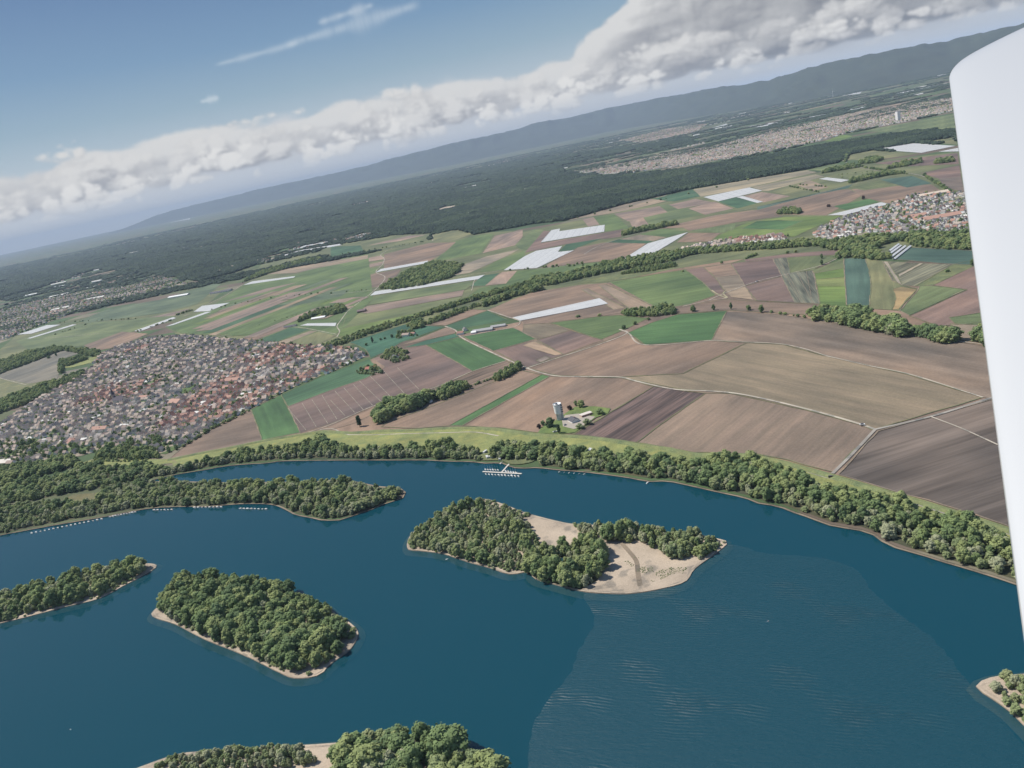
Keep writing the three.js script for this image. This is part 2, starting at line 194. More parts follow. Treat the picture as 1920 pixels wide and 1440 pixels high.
["green4","crop",null,[680,-2646,821.5,-2593.5,775,-2476,730.5,-2468.5]],
["soil","soil",null,[589,-2464.5,665,-2605.5,731.5,-2466.5,663,-2353.5]],
["soil","soil",-0.128,[167,-2522.5,318.5,-2803,415.5,-2790,517.5,-2567.5,403.5,-2366,286.5,-2452]],
["green3","crop",null,[546.5,-2797.5,630.5,-2830,674.5,-2639.5,595,-2611]],
["tan2","soil",null,[471.5,-2785.5,546.5,-2797.5,595,-2611,546,-2592]],
["greend","crop",null,[419.5,-2782,471.5,-2785.5,545,-2594.5,516,-2570]],
["plum","soil",-0.317,[146.5,-2956,271,-3524.5,298,-3466.5,223.5,-3131,455.5,-3044.5,531,-3029,488,-2842,301,-2951.5,184.5,-2956]],
["greend","crop",null,[257,-2800.5,302.5,-2948.5,430.5,-2901,326,-2805,305,-2763]],
["pink","soil",-1.162,[-6.5,-3197.5,65,-3737.5,196,-3737,176,-3467,128,-3232]],
["green3","crop",-1.311,[-206,-3270,-120,-3863.5,-30.5,-3931.5,64,-3839,-14.5,-3211.5,-170,-3246]],
["soil","soil",-0.063,[-424.5,-3375,-480,-3952,-263,-4038,-119.5,-3816.5,-167,-3505,-223.5,-3313]],
["pink","soil",null,[-751,-3982,-491,-3928.5,-456.5,-3735,-727.5,-3836]],
["pink","soil",null,[-702,-3678,-451.5,-3652,-452,-3514,-685,-3572.5]],
["green3","crop",null,[-678.5,-3532.5,-455.5,-3452.5,-460.5,-3304,-568.5,-3157.5,-617.5,-3155.5]],
["soil","soil",-1.078,[-553,-2953,-568.5,-3157.5,-453,-3279,-340,-3251.5,-349.5,-2947,-396,-2874.5]],
["pink","soil",null,[-684,-2845,-562,-2810,-415,-2700,-443,-2604,-538,-2663]],
["green4","crop",0.2,[-394.5,-2521.5,-387.5,-2667.5,-40,-2548,-83.5,-2409.5]],
["pink","soil",0.194,[-422.5,-2446.5,-392,-2500.5,-83.5,-2419,-90.5,-2324.5,-376,-2364]],
["olive","crop",-0.084,[-433.5,-2204.5,-447,-2406,-376,-2364,-90,-2315.5,-99.5,-2265.5,-235.5,-2200]],
["bright2","crop",-0.319,[-430,-2101.5,-433.5,-2204.5,-235.5,-2200,-99.5,-2265.5,-93,-2217,-245.5,-2123,-357.5,-2078]],
["greend","crop",null,[-66.5,-2467,-20.5,-2624,36,-2604,-17.5,-2414.5]],
["pink","soil",null,[-19,-2416.5,43.5,-2616.5,92.5,-2571,45,-2374]],
["green3","crop",-0.314,[45,-2374,92.5,-2571,158.5,-2523,285,-2442,397.5,-2351.5,264.5,-2302.5,118.5,-2260,-22,-2252,-90,-2246.5,-34.5,-2396.5]],
["green3","crop",null,[-31.5,-2711,35.5,-2893,151,-3014,139,-2860,52,-2641]],
["sandpit","soil",null,[-122.5,-2765,-82.5,-2987.5,5.5,-3078,136,-3091.5,90,-2987,-3.5,-2840,-64.5,-2745.5]],
["green4","crop",null,[128,-3232,240.5,-3666,277,-3536.5,146.5,-2956]],
["olive2","crop",null,[-246,-4031,-253,-4439,-98,-4438,-29,-4058,-120,-3863.5]],
["dull","crop",null,[-732,-5033,-424,-4853,-270,-4504,-265,-4091,-465,-4146,-614,-4218]],
["pink","soil",null,[-646,-4617,-407,-4694,-292,-4520,-440,-4475]],
["greend","crop",null,[-927,-5067,-695,-4732,-620,-4276,-804,-4309]],
["green3","crop",-0.853,[-1151.5,-3219,-1169,-3902,-904.5,-3878,-728,-4188,-582,-4144,-389,-2629,-430,-2180.5,-475,-2092.5,-582.5,-2190,-744.5,-2407.5,-913,-2580,-1082,-2763.5,-1229.5,-3012.5]],
["pink","soil",-0.458,[-1132,-3395,-972,-3561.5,-824.5,-3546.5,-982,-3410]],
["tan2","soil",null,[-1176,-4257,-994,-4246,-781,-4167,-576,-4090,-555.5,-3911.5,-801,-3963,-919,-3951]],
["teal2","crop",null,[-934,-2839.5,-787.5,-2961.5,-634,-3005.5,-508.5,-2980.5,-527,-2832.5,-684,-2845,-819.5,-2696]],
["tan2","soil",null,[-938,-2603.5,-858.5,-2717.5,-714,-2975,-695,-2920.5,-807.5,-2649,-885,-2546.5]],
["soil","soil",null,[-768,-2372,-659,-2461.5,-629.5,-2409,-708.5,-2311]],
["greend","crop",null,[-700,-2296.5,-621,-2408.5,-543.5,-2303.5,-630,-2201]],
["tan2","soil",null,[-632,-2196.5,-534.5,-2280.5,-508,-2248.5,-591,-2147]],
["olive2","crop",null,[-587.5,-2144,-503,-2236.5,-439,-2122.5,-468.5,-2056.5]],
["pink","soil",null,[-649.5,-2816.5,-477.5,-2753,-406.5,-2690,-484.5,-2670.5]],
["bright2","crop",null,[-780,-2613.5,-676,-2806,-519,-2781,-581,-2701,-700,-2575]],
["green4","crop",null,[-2110,-3574,-2011,-3791,-1788,-3662,-1526,-3443,-1320,-3387.5,-1271.5,-3236,-1381,-3083.5,-1409.5,-3027.5,-1515,-2966,-1773,-3072.5]],
["soil","soil",-1.124,[-1525.5,-2975,-1447.5,-3137.5,-1260.5,-2923.5,-1308.5,-2759.5,-1382.5,-2770]],
["pink","soil",null,[-1354.5,-2715.5,-1297,-2741.5,-1268.5,-2627.5,-1296,-2608]],
["pink","soil",null,[-1446.5,-3406.5,-1265,-3422,-1289.5,-3287.5]],
["teal2","crop",null,[-1950,-3851,-1946,-4140,-1636,-4055,-1438,-4298,-1367,-4207,-1275.5,-3532.5,-1419.5,-3470,-1859,-3711]],
["greyb","soil",-1.08,[-1802.5,-2770.5,-1759.5,-2828.5,-1693,-2939.5,-1613,-2977,-1456,-2810,-1499,-2726.5,-1400,-2543.5,-1325.5,-2369.5,-1428,-2394.5,-1643,-2622,-1724.5,-2639]],
["ygreen","grass",null,[-1448,-2656.5,-1329,-2649.5,-1278.5,-2545.5,-1347,-2527.5,-1388,-2541]],
["greyb","soil",null,[-1363.5,-2477,-1276,-2471,-1252,-2390,-1310.5,-2375.5]],
["olive2","grass",null,[-1724.5,-2639,-1643,-2622,-1428,-2394.5,-1320.5,-2360,-1331.5,-2242,-1409,-2210,-1472.5,-2214]],
["ygreen","grass",null,[-808.5,-1403.5,-788.5,-1421,-603.3,-1320,-581.9,-1291,-634.5,-1303.1]],
["ygreen","grass",null,[-921,-1383.5,-896,-1382.5,-878.5,-1359,-897.5,-1350.5]],
["rusty","grass",null,[-743,-1224.2,-733.9,-1238.4,-687,-1219,-671.9,-1191,-693.6,-1189.7,-730.4,-1203.8]]];
const DYKE_TOP=[-605.7,-1321.4,-547.1,-1320.9,-498.6,-1315.9,-440.3,-1315.5,-375.5,-1305.7,-327.6,-1297.8,-274.9,-1257.3,-218.5,-1233,-163.7,-1201.5,-113.2,-1180.2,-61.2,-1147.7,-26.2,-1118.7,21.8,-1068.4,68.3,-1033.5,105.5,-1000.4,141.9,-958.4,178.5,-919.8,197.5,-890.7,230.9,-871.6,260,-851.5,283.6,-816.7,312,-764.5,327.3,-736.6,344.2,-702.7,362.1,-670.1,382.3,-628.4,394,-601.9,414.1,-559.1,438.9,-509.3], DYKE_FOOT=[424.4,-492,400.2,-540.3,382.2,-584.4,370.5,-609.6,350.2,-649.2,337.1,-671.6,319.3,-694.9,291.7,-731.9,277.2,-769.9,255,-808.8,243.9,-827.4,220.6,-843.5,186.6,-852.4,164.9,-874.3,149.3,-896.7,103.5,-929.5,56.1,-975.3,24,-997.6,-33.6,-1030.7,-63.5,-1039.7,-111.4,-1088.3,-170.2,-1104.9,-220.8,-1129.5,-269.4,-1161.8,-323.4,-1230.8,-394.3,-1228.6,-459.6,-1251.3,-524.5,-1249.9,-569.9,-1251.6];
const ROADS=[["track",4.0,"path",[32.8,-1414.1,-19.5,-1562.5,-92.5,-1788.5,-107,-1876,-133,-1944.5]],
["track",4.2,"path",[32.8,-1414.1,241,-1512.5,233,-1554]],
["track",3.6,"path",[233,-1554,243,-1510.5,250.4,-1405.5,357.7,-1342.2]],
["track",4.6,"path",[32.8,-1414.1,55.9,-1363.1,81.2,-1322.8,176.9,-1243.1,191.2,-1213.4,214,-1169.5,233.8,-1135,246.3,-1120.4,301.7,-1067.3,361,-956.4,396.6,-867.3,401.6,-849.1]],
["road",5.2,"pathg",[401.6,-849.1,469.1,-851.9,548.8,-867.2,655.9,-885.5]],
["road",4.6,"pathg",[401.6,-849.1,353,-801.8,312.5,-764.3]],
["track",2.6,"path",[471.6,-1136.7,499.2,-1055.6,520.9,-999.6,545.4,-873.9]],
["track",2.4,"path",[357.7,-1342.2,400.4,-1291.6,443.7,-1237.5,463.8,-1180.3,471.6,-1136.7]],
["track",2.4,"path",[469.1,-851.9,477.1,-807.7,482.7,-750.8]],
["road",3.6,"pathg",[264.8,-840.4,281.5,-803.7,301.9,-761.2,310.3,-748.3,330.5,-709.6,350.9,-668.5,368.9,-630.4,387.3,-591.9,408,-550.9]],
["track",3.0,"path",[-277.4,-1243.4,-234.5,-1217.3,-180.1,-1189.2,-111,-1151.8,-69.7,-1129,-34.7,-1091.4]],
["track",2.6,"path",[-594.9,-1322.8,-507.2,-1313.2,-430.1,-1304.2,-373.2,-1298.9,-351.6,-1307.1,-321.2,-1321.3,-252.2,-1379.8,-189.7,-1397.6,-137.8,-1417.7,-68.8,-1471.3,-1.9,-1496.9]],
["track",3.0,"path",[-337.5,-1306.6,-312.1,-1293.6,-293.8,-1263.7,-277.4,-1243.4]],
["track",4.0,"path",[-456.5,-2475,-436,-2606,-403.5,-2815,-394,-3098,-453.5,-3324.5,-447,-3557,-464,-3785,-497,-3958.5,-460,-4184]],
["track",3.6,"path",[-430,-2101.5,-433,-2169.5,-454,-2260,-455.5,-2351,-455.5,-2465]],
["track",3.6,"path",[-581.5,-2930.5,-410,-2823,-213.5,-2732.5,-19,-2681.5,118.5,-2569,158.5,-2523,285,-2442]],
["track",3.6,"path",[-1162.5,-3253,-1031.5,-3257.5,-836,-3175,-639.5,-3035,-549.5,-2984]],
["track",3.0,"path",[-939,-2789.5,-822.5,-2639,-678.5,-2480.5,-590,-2378.5,-439,-2142.5]],
["track",3.0,"path",[-887,-2495,-832,-2542.5,-772,-2580.5]],
["track",3.0,"path",[-61,-2381.5,-29.5,-2624.5,44,-2665]],
["track",3.6,"path",[-1180,-3931,-1176.5,-3601.5,-1202,-3412.5]],
["track",3.0,"path",[-243,-4099,-253,-4439]],
["track",3.6,"path",[443.5,-1638.5,495.5,-1674.5,575,-1715.5,637.5,-1723,729,-1739,781.5,-1774]],
["track",3.6,"pathy",[474.5,-1721,472.5,-1675.5,477,-1618.5,485,-1674,497.5,-1692]],
["track",3.4,"path",[384.5,-1632,442,-1634,475.5,-1620.5]],
["track",3.0,"path",[34,-1877,48.5,-1824.5,36.5,-1777.5,-23,-1778.5,-95,-1785.5]],
["track",3.4,"path",[-22.5,-2031.5,15.5,-1922,48.5,-1824.5]],
["track",2.4,"hedge",[802,-1322,731.9,-1285.8,660.3,-1247.3]],
["track",2.8,"path",[541.5,-1334.1,578.9,-1236.3,596.2,-1168.8,636.6,-1088.8,655.9,-1048.4]],
["road",5,"pathg",[1865,-4055,1749,-3824,1654,-3517,1607,-3324.5,1572.5,-3085,1550.5,-2820,1454,-2523,1371,-2299]],
["track",4,"path",[1435,-3811,1262.5,-3758.5,997.5,-3718,743,-3700.5,490.5,-3683,395,-3715.5]],
["road",5,"pathg",[320,-2620.5,381.5,-2722.5,480.5,-2803,615,-2844.5,751,-2847,948.5,-2857.5,1094,-2831.5,1368,-2920,1520,-2906.5]],
["wheel_track",1.3,"pale",[-432,-1488,-364.4,-1320.5]],
["wheel_track",1.3,"pale",[-406.5,-1501,-347.6,-1326.7]],
["wheel_track",1.3,"pale",[-389.5,-1513.5,-327.5,-1330.9]],
["wheel_track",1.3,"pale",[-372,-1529.5,-313.5,-1344.9]],
["wheel_track",1.3,"pale",[-347,-1480.5,-300.9,-1357.3]],
["wheel_track",1.3,"pale",[-348,-1541.5,-284.5,-1364.5]],
["wheel_track",1.3,"pale",[-331,-1551.5,-268.2,-1365.8]],
["wheel_track",1.3,"pale",[-312.5,-1560.5,-253.7,-1383.9]],
["wheel_track",1.3,"pale",[-303,-1580.5,-240.6,-1400.4]],
["wheel_track",1.3,"pale",[-283,-1601.5,-218.8,-1401.6]],
["wheel_track",1.3,"pale",[-255.5,-1617,-195.7,-1411.7]],
["wheel_track",1.3,"pale",[-227.5,-1625,-170.3,-1424.1]],
["wheel_track",1.0,"tan2",[689,-1903,569.5,-1465]],
["wheel_track",1.0,"tan2",[695.5,-1902.5,573.5,-1460.5]],
["wheel_track",1.0,"tan2",[665,-1716,583,-1444]],
["wheel_track",1.0,"tan2",[684,-1713,596,-1479.5]],
["track",3,"path",[-1643,-2622,-1525.5,-2490,-1423.5,-2379.5]],
["track",3,"path",[-1920,-3462,-1724,-3320.5,-1568.5,-3223.5]]];
const FILMS=["long white film strip on brown field beside the farm with grey halls",[35.5,-1875.5,248.5,-1885.5,255.5,-1808,195,-1809,50,-1823.5],
"L-shaped white film sheet touching the tree-lined canal track",[52,-2641,139,-2860,187,-2936,282.5,-2916.5,252,-2793,303.5,-2751,155,-2540.5],
"white film sheet with a stepped corner just below the forest",[225,-3147,304,-3477.5,340.5,-3470,327.5,-3380,503.5,-3272.5,465,-3065],
"slanted white film triangle above the canal trees",[403.5,-2366,521,-2560.5,668,-2617,593.5,-2501.5,502,-2368.5,446,-2335.5],
"longest thin white film strip, right below the gravel pit wood",[-408,-2702,-399,-2776.5,-13.5,-2625.5,-36,-2565],
"short white film strip running into the gravel pit wood",[-451.5,-3306.5,-439,-3380,-233,-3328,-236.5,-3252],
"thin white film strip against the forest edge in the middle",[-869,-5459,-808,-5580,-676,-5598,-675,-5448,-841,-5436],
"thin white film strip along the forest edge, left of the kinked track",[-1234,-5495,-1206,-5632,-1011,-5564,-990,-5395],
"narrow white film strip below the forest edge strip, beside the bushes",[-1349,-5103,-1160,-5307,-870,-5140,-851,-5018,-1121,-5127],
"white film strip left of the hedge below the forest",[-1169,-3902,-1146,-3986,-893.5,-3812,-890,-3758],
"wedge of white film where three tracks meet",[-1209,-3280.5,-1217.5,-3417.5,-1071,-3326,-1117.5,-3193.5],
"thin white film strip just above the roofs of the big village",[-1229.5,-3012.5,-1130,-3185,-1096.5,-3160,-1197.5,-3010],
"white film strip with bushes along its lower edge",[-1374,-3077,-1281.5,-3247,-1252.5,-3195.5,-1334.5,-3030],
"upper of the two white film sheets at the left edge",[-2244,-3828,-2175,-3976,-2051,-3866,-2129,-3742],
"lower of the two white film sheets at the left edge",[-2065,-3586,-1942,-3758,-1904,-3720,-2032,-3555],
"white film strip beside the nursery sheds",[-589.5,-2400.5,-568.5,-2410.5,-464,-2314,-460,-2265.5],
"bright white film sheet next to a dark green square field",[983.5,-3508.5,1186,-3504,1167,-3298,969.5,-3252.5],
"narrow white film strip between pink soil and dark green square",[1049,-3266.5,1072.5,-3257,1046.5,-2959.5,1026,-2964.5],
"small white film sheet beside the country road",[1401,-3286,1432,-3286.5,1419,-3057.5,1381.5,-3048],
"largest white film sheet below the forest, next to the wing",[1994,-4056,2129,-3895,2055.5,-3426,1913,-3437],
"white film corner partly behind the wing edge",[1936,-3348.5,2010.5,-3340.5,1947.5,-3166],
"white film strip along the upper edge of the right village",[1028.5,-2375.5,1205.5,-2402,1201,-2340.5,1050.5,-2317.5],
"white greenhouse film strip left of the far town",[3322,-9615,3508,-9113,3353,-8670,3164,-8878],
"thin film strip above the far town's left end",[3613,-9560,3794,-9118,3608,-8731],
"short film strip touching the far town roofs",[3665,-8742,3830,-8619,3577,-8152],
"pale film strip behind the far town's middle",[3982,-8578,4171,-8477,3964,-8169],
"left of two short film strips beyond the far town",[3445,-11533,3849,-12050,3684,-11448,3398,-11157],
"right of two short film strips beyond the far town",[3348,-10766,3585,-11009,3451,-10540],
"film strip among the distant suburbs",[4488,-16512,5089,-17291,4713,-16025],
"film strip far out on the plain below the hills",[6409,-14122,6624,-13591,6182,-12756],
"very long film strip on the far plain beside the wing",[5284,-10015,5876,-9929,5563,-9349,5085,-9497],
"film strip at the foot of the hills beside the wing",[8454,-15797,7933,-13394,7597,-12813],
"pale film line at the left picture edge below the horizon",[-7051,-12020,-7134,-13182,-6788,-13032,-6757,-12517,-6690,-11391],
"pale film line above the left distant town",[-5910,-12348,-5673,-12997,-5573,-12492],
"white film line far left near the horizon",[-12896,-35354,-11982,-35537,-10965,-32422],
"white film line in the far forest",[-3531,-15266,-3126,-15780,-2906,-14530]];
const PITS=["bare sand pit in the forest",[-362,-6397,-230,-6609,-93,-6438,-159,-6213],
"thin sandy clearing line in the forest",[-85,-6476,215,-6733,185,-6532]];
const WOODS=[["A",7.4,"pw",[-768.4,-855.2,-664.3,-830.6,-628.8,-833.7,-599.3,-837,-553.7,-842.1,-517.4,-845.3,-497.4,-867,-483.8,-880.1,-478.6,-897.2,-499.8,-908.7,-516.2,-907.5,-551,-908.8,-585.3,-904.8,-616.8,-906,-665.1,-897.8,-704.7,-897.3,-799.6,-899.9]],
["B",7.6,"pp",[-422,-777.1,-422.4,-790.9,-427.5,-818.2,-414.4,-837.4,-378.3,-829.9,-325.5,-793.7,-276.3,-759,-264.3,-748,-243.4,-723.7,-225.4,-705.2,-210.7,-682.9,-200.5,-663.2,-195.2,-640.1,-198.1,-625.8,-209.5,-612.6,-221.2,-608.2,-237.2,-609.8,-257.5,-625.7,-284.3,-650.5,-305,-669.3,-349.4,-706.8,-391,-745.4]],
["C",6.4,"ww",[-149.7,-808,-134.3,-790.2,-110.1,-773.7,-82.3,-743.5,-62,-724,-25.2,-700.3,-11.5,-715.8,-4.1,-735,-11.1,-770.1,-17.2,-804.9,-39,-851.3,-63.6,-881.2,-86.5,-878.8,-112.3,-866.2,-134,-848.2,-145.9,-825.5]],
["C2",6.0,"pw",[-23.8,-697.6,-16.6,-682.5,4.9,-661.1,22.1,-645.8,38.5,-654.4,49.8,-672.4,58.8,-696.8,49.7,-716.1,18.1,-725.3,-12.1,-727.1]],
["C3",6.0,"ww",[33.8,-770.9,55.9,-757,82.1,-738.9,107.8,-719,138.6,-701.6,161.9,-680.1,153.9,-664.4,137.7,-652.8,114.3,-665.8,103.2,-688.4,89.2,-708.9,71.9,-717.7,46.8,-732.2,38.3,-750.3]],
["D",8.6,"wp",[-189.1,-499.2,-164.3,-500.9,-143.9,-499.4,-115.1,-488.7,-91.2,-473.2,-74.2,-454.1,-62,-434.3,-56.2,-410.4,-84.3,-370.3,-168.8,-422.4,-184.9,-477.9]],
["D2",4.6,"w",[-336.8,-522.3,-314,-530.5,-285.4,-525.7,-253.8,-519.5,-217.1,-511.1,-195.5,-494,-202.8,-490.2,-261.1,-499.1,-305.2,-498.1]],
["E",8.5,"w",[261.2,-431.4,263.2,-417.9,265.6,-406.9,265.8,-393.2,271,-365.9,295,-348.7,344.9,-397.2,316.7,-427.6,290.3,-430.8,273.7,-434]],
["P",7.6,"ww",[-1036,-1122.5,-920.9,-1132.4,-794.4,-1125.9,-755.1,-1125.5,-701.4,-1125.5,-629.2,-1116.7,-578.2,-1110.5,-554.2,-1104.3,-509.4,-1086.2,-448.7,-1060.2,-409,-1047.9,-351.7,-1018,-327.3,-990.9,-308.4,-965.5,-282.4,-943.8,-268.4,-931,-242.8,-920.5,-228.9,-923,-208.4,-928.6,-188.9,-939.7,-170.6,-945.2,-168,-957.2,-177.6,-970.5,-202.2,-988.2,-260.6,-1039.9,-318.4,-1064.3,-407.2,-1108.4,-473.9,-1142.9,-546.3,-1184.5,-623.6,-1228.9,-691.2,-1242.3,-653.3,-1175.8,-718.5,-1188.1,-803.4,-1235.5,-979.5,-1289.5,-1169,-1297]],
["L",9,"pw",[-1258,-1482,-1014,-1407.5,-935.5,-1374.5,-822.5,-1344,-792.5,-1382,-631,-1294,-567.9,-1245.9,-557.2,-1235.7,-600.9,-1238.9,-646,-1240.6,-691.2,-1242.3,-760.2,-1255.9,-810.7,-1249.4,-989,-1305]],
["L2",9.0,"pp",[-1275.5,-1582,-1012,-1509.5,-928,-1471.5,-818.5,-1438,-805.5,-1399,-852.5,-1384,-949,-1398,-1191,-1461]],
["L3",7.5,"pp",[-776.5,-1458,-655.5,-1383,-628.3,-1336.5,-681,-1361,-781,-1422]],
["N1",7.6,"ww",[-591.9,-1238.6,-554.7,-1238.9,-519.2,-1233.2,-477.1,-1228.4,-432.6,-1212.9,-381.8,-1195.9,-342.7,-1176.3,-265.7,-1135.2,-194.1,-1095,-138.9,-1066,-109,-1043.1,-74.3,-1021.7,-60.4,-1010.1,-63.5,-1039.7,-90.1,-1063.2,-111.7,-1101.6,-141.9,-1099.5,-170.6,-1111.7,-221.3,-1134.2,-270.5,-1169.2,-326.2,-1247.5,-358.8,-1227.3,-394.3,-1228.6,-463.4,-1265.6,-509.9,-1260.5,-553.6,-1256.5,-590.1,-1257.9]],
["N2",7.8,"pw",[11.9,-955,34.9,-935.2,65.8,-911.4,94.8,-885.6,117.2,-863.8,133.9,-847,151.6,-839.2,171.6,-816.5,196.9,-784.4,217.5,-758.6,228.9,-738.3,239.4,-729.2,246.8,-713,257.9,-693.1,268,-672,274.8,-665.4,288.5,-652.5,297.4,-634.5,297.4,-622.1,305.8,-605.4,320.6,-582,333.9,-562,343,-547.9,353,-529.8,370.8,-495.2,392.6,-454.1,434.5,-480.6,393.7,-555.3,382.2,-584.4,370.5,-609.6,360.3,-622.6,350.4,-643.5,338.6,-668.5,319.3,-694.9,291.2,-730.8,277.2,-769.9,256.4,-812.7,245.8,-832.9,222.4,-849.1,187.4,-855.2,178,-844.1,144.4,-875.4,100,-910.1,60,-946.6,21.7,-975.6]],
["N3",9.5,"pw",[-45.5,-1013.5,-32.3,-1059.2,25.5,-1012.8,58,-989.8,93.5,-935.2,104.7,-936.2,150.8,-902.9,182.7,-861.1,178,-844.1,143.7,-872.5,99.4,-906.9,59.5,-943.2,21.4,-972,-0.9,-969.4,-21.4,-984.5]],
["H1",9.0,"pp",[-244.2,-1306,-226.3,-1266.9,-206,-1295.5,-160.4,-1308.8,-140.8,-1334.8,-153.6,-1365.7,-192.1,-1360.7,-230.3,-1355.7]],
["H2",7.0,"pp",[-138.3,-1345.5,-123.4,-1322.8,-76,-1359.3,-79.7,-1388.9,-105.3,-1387.2,-136.5,-1376.3]],
["H3",6.0,"p",[-31.4,-1387.6,-22.5,-1367,22.5,-1411,18.5,-1440.6,0.9,-1435.5]],
["R1",9.5,"pp",[550.4,-1381.7,536.2,-1339.5,554.1,-1298.9,572,-1234.8,592.7,-1168.5,598.2,-1141.4,620.7,-1179.7,608,-1224,582.8,-1300.9,568.4,-1362.6]],
["R2",9.0,"pp",[622.4,-1162.8,608,-1132.4,617.2,-1103,630.1,-1078,644.2,-1092.1,640.9,-1116.1]],
["R3",9.0,"p",[672.4,-1086.7,653.3,-1053.9,659.4,-1032.6,686.2,-1073.9]],
["H4",7.0,"pp",[263,-1686,272,-1642.5,318,-1594.5,356,-1576.5,362.5,-1626.5,321,-1654]],
["K1",8.5,"pp",[-437,-1970.5,-376,-2003,-321.5,-2050.5,-205.5,-2117.5,-69,-2197.5,44,-2243,151,-2275,149.5,-2326.5,42.5,-2299.5,-71.5,-2250.5,-211,-2166.5,-331.5,-2106,-391.5,-2066,-456.5,-2028]],
["K2",9.0,"pp",[119,-2268.5,157.5,-2191,264.5,-2200.5,354.5,-2194.5,414.5,-2190.5,484.5,-2170,567,-2197,683,-2095.5,754,-2018.5,823.5,-1953,849.5,-2012.5,779.5,-2082,692.5,-2164.5,586,-2263.5,475.5,-2324,365,-2331.5,252.5,-2330.5,124.5,-2330]],
["K3",6.5,"p",[342.5,-2132,433.5,-2081,490.5,-2077.5,493.5,-2135,409,-2167]],
["K4",8.0,"pp",[-177.5,-2000.5,-126.5,-2036,-70,-2082.5,-40.5,-2103,-43,-2136,-127.5,-2086,-175,-2044.5]],
["K5",9.0,"pp",[-233,-2042.5,-219.5,-1991,-194.5,-1985.5,-182,-2012,-199,-2068.5]],
["K6",9.0,"pp",[-43,-2128.5,-34,-2073,-4.5,-2100.5,48.5,-2135,134.5,-2140.5,133,-2186,51.5,-2181.5,-21.5,-2159.5]],
["G1",9.5,"pp",[-387.5,-2829,-314,-3097,-202,-3215.5,-86.5,-2964.5,-98.5,-2832,-127.5,-2723.5,-211.5,-2684.5,-324,-2717]],
["F1",9,"pw",[-272.5,-1742.5,-266.5,-1796.5,-242.5,-1812,-213,-1746,-207.5,-1684,-234.5,-1665.5]],
["F2",9,"pw",[-322,-1656.5,-315.5,-1699.5,-299,-1699.5,-263.5,-1653.5,-254,-1603.5,-288.5,-1610]],
["F3",10,"pw",[-258,-1918.5,-250.5,-1995.5,-219.5,-1984.5,-198,-1898]],
["S1",10,"pp",[816.5,-1953.5,872,-1970,942,-1920,990,-1861,1083,-1742,987,-1571,948.5,-1656.5,937,-1736.5,959,-1804,921.5,-1829,869,-1775,851.5,-1671.5,835,-1662.5,800.5,-1735.5,801.5,-1790,841.5,-1822,813,-1871]],
["S2",10,"pp",[771,-1763.5,790,-1752,807,-1780.5,801,-1810]],
["W1",9.0,"pp",[-1788.5,-2569,-1689,-2703.5,-1639,-2819,-1606,-2946,-1537,-2927,-1701,-3096,-1794.5,-3074.5,-1853.5,-2993.5,-2022.5,-2939.5]],
["W2",9.0,"pp",[-1568,-2929.5,-1364,-2679.5,-1297.5,-2595,-1321,-2665,-1464,-2856]],
["W3",7.0,"pp",[-1483.5,-2706.5,-1383,-2680.5,-1347,-2622.5,-1393,-2551.5,-1338.5,-2433,-1364.5,-2465.5]],
["W4",9.0,"pp",[-1393.5,-1944.5,-1307,-2029.5,-1264.5,-2082,-1244.5,-2215.5,-1217,-2321.5,-1257,-2394,-1311.5,-2319,-1349,-2254.5,-1409,-2210,-1503,-2117.5]],
["M1",9,"pp",[-1207,-4032,-1120,-4179,-976,-4301,-848,-4314,-890,-4469,-1050,-4520,-1185,-4326]],
["M2",8,"pp",[491,-2855,557.5,-2849.5,690.5,-2838.5,702.5,-2897.5,565.5,-2932,503,-2906]],
["M3",8,"p",[959,-2606,997,-2503.5,1025.5,-2560,1012,-2672.5]],
["M4",9,"pp",[1676.5,-3514.5,1705,-3430.5,1768,-3484.5,1819,-3607,1771,-3634]],
["M5",9,"pp",[1605,-3147.5,1669,-3108.5,1738,-3118.5,1764,-3183.5,1710,-3223.5]],
["M6",8,"pp",[1483,-3453,1599,-3402,1633.5,-3379,1641,-3539.5,1540.5,-3529]],
["M7",9,"pp",[1717,-3008.5,1760,-2944,1802.5,-3031.5,1780,-3081.5]],
["M8",8,"pp",[1368.5,-2964,1511,-2966,1565,-2917,1556.5,-3054,1423,-3035]],
["V1",8,"pp",[-607.5,-2465.5,-551.5,-2532.5,-519.5,-2465.5,-472.5,-2466,-464,-2526.5,-493,-2603.5,-563,-2597.5,-604.5,-2536.5]]];
const FOREST=[-5163,-7154,-4283,-6800,-3922,-7144,-3968,-8515,-2516,-6204,-1976,-5255,-1577,-4554,-1434,-4698,-1359,-4899,-1425,-5524,-1308,-5952,-1029,-5702,-895,-5833,-746,-5561,-587,-5059,-434,-4811,-295,-4585,-110,-4403,-27.5,-3976,156,-3905.5,260,-3894,398,-3738,703,-3903,1064,-3953,1245,-3857,1540,-3737,1683,-3735,1841,-3992,2006,-3973,2105,-3908,2293,-3786,2457,-4055,2407,-4462,2255,-4772,2138,-4867,1938,-4937,1700,-5013,1500,-5128,1168,-5654,996,-6192,903,-7744,1072,-9592,1483,-9777,1884,-9227,2341,-8466,2724,-10055,2312,-10910,1854,-12643,1289,-15742,576,-16066,-631,-17486,-2205,-19247,-4178,-20241,-5618,-17984,-6520,-16082,-7942,-15957,-9774,-16963,-12789,-18083], CLEARINGS=[[-357,-6272,-231,-6677,-93,-6503,-150,-6129],[1026,-7531,1299,-7128,1579,-6911,1649,-7308,1382,-7830,1097,-8206],[1169,-14363,1636,-13555,2132,-12801,2272,-13721,1738,-15160],[-2550,-5789,-2154,-5451,-1924,-5012,-2202,-5205]];
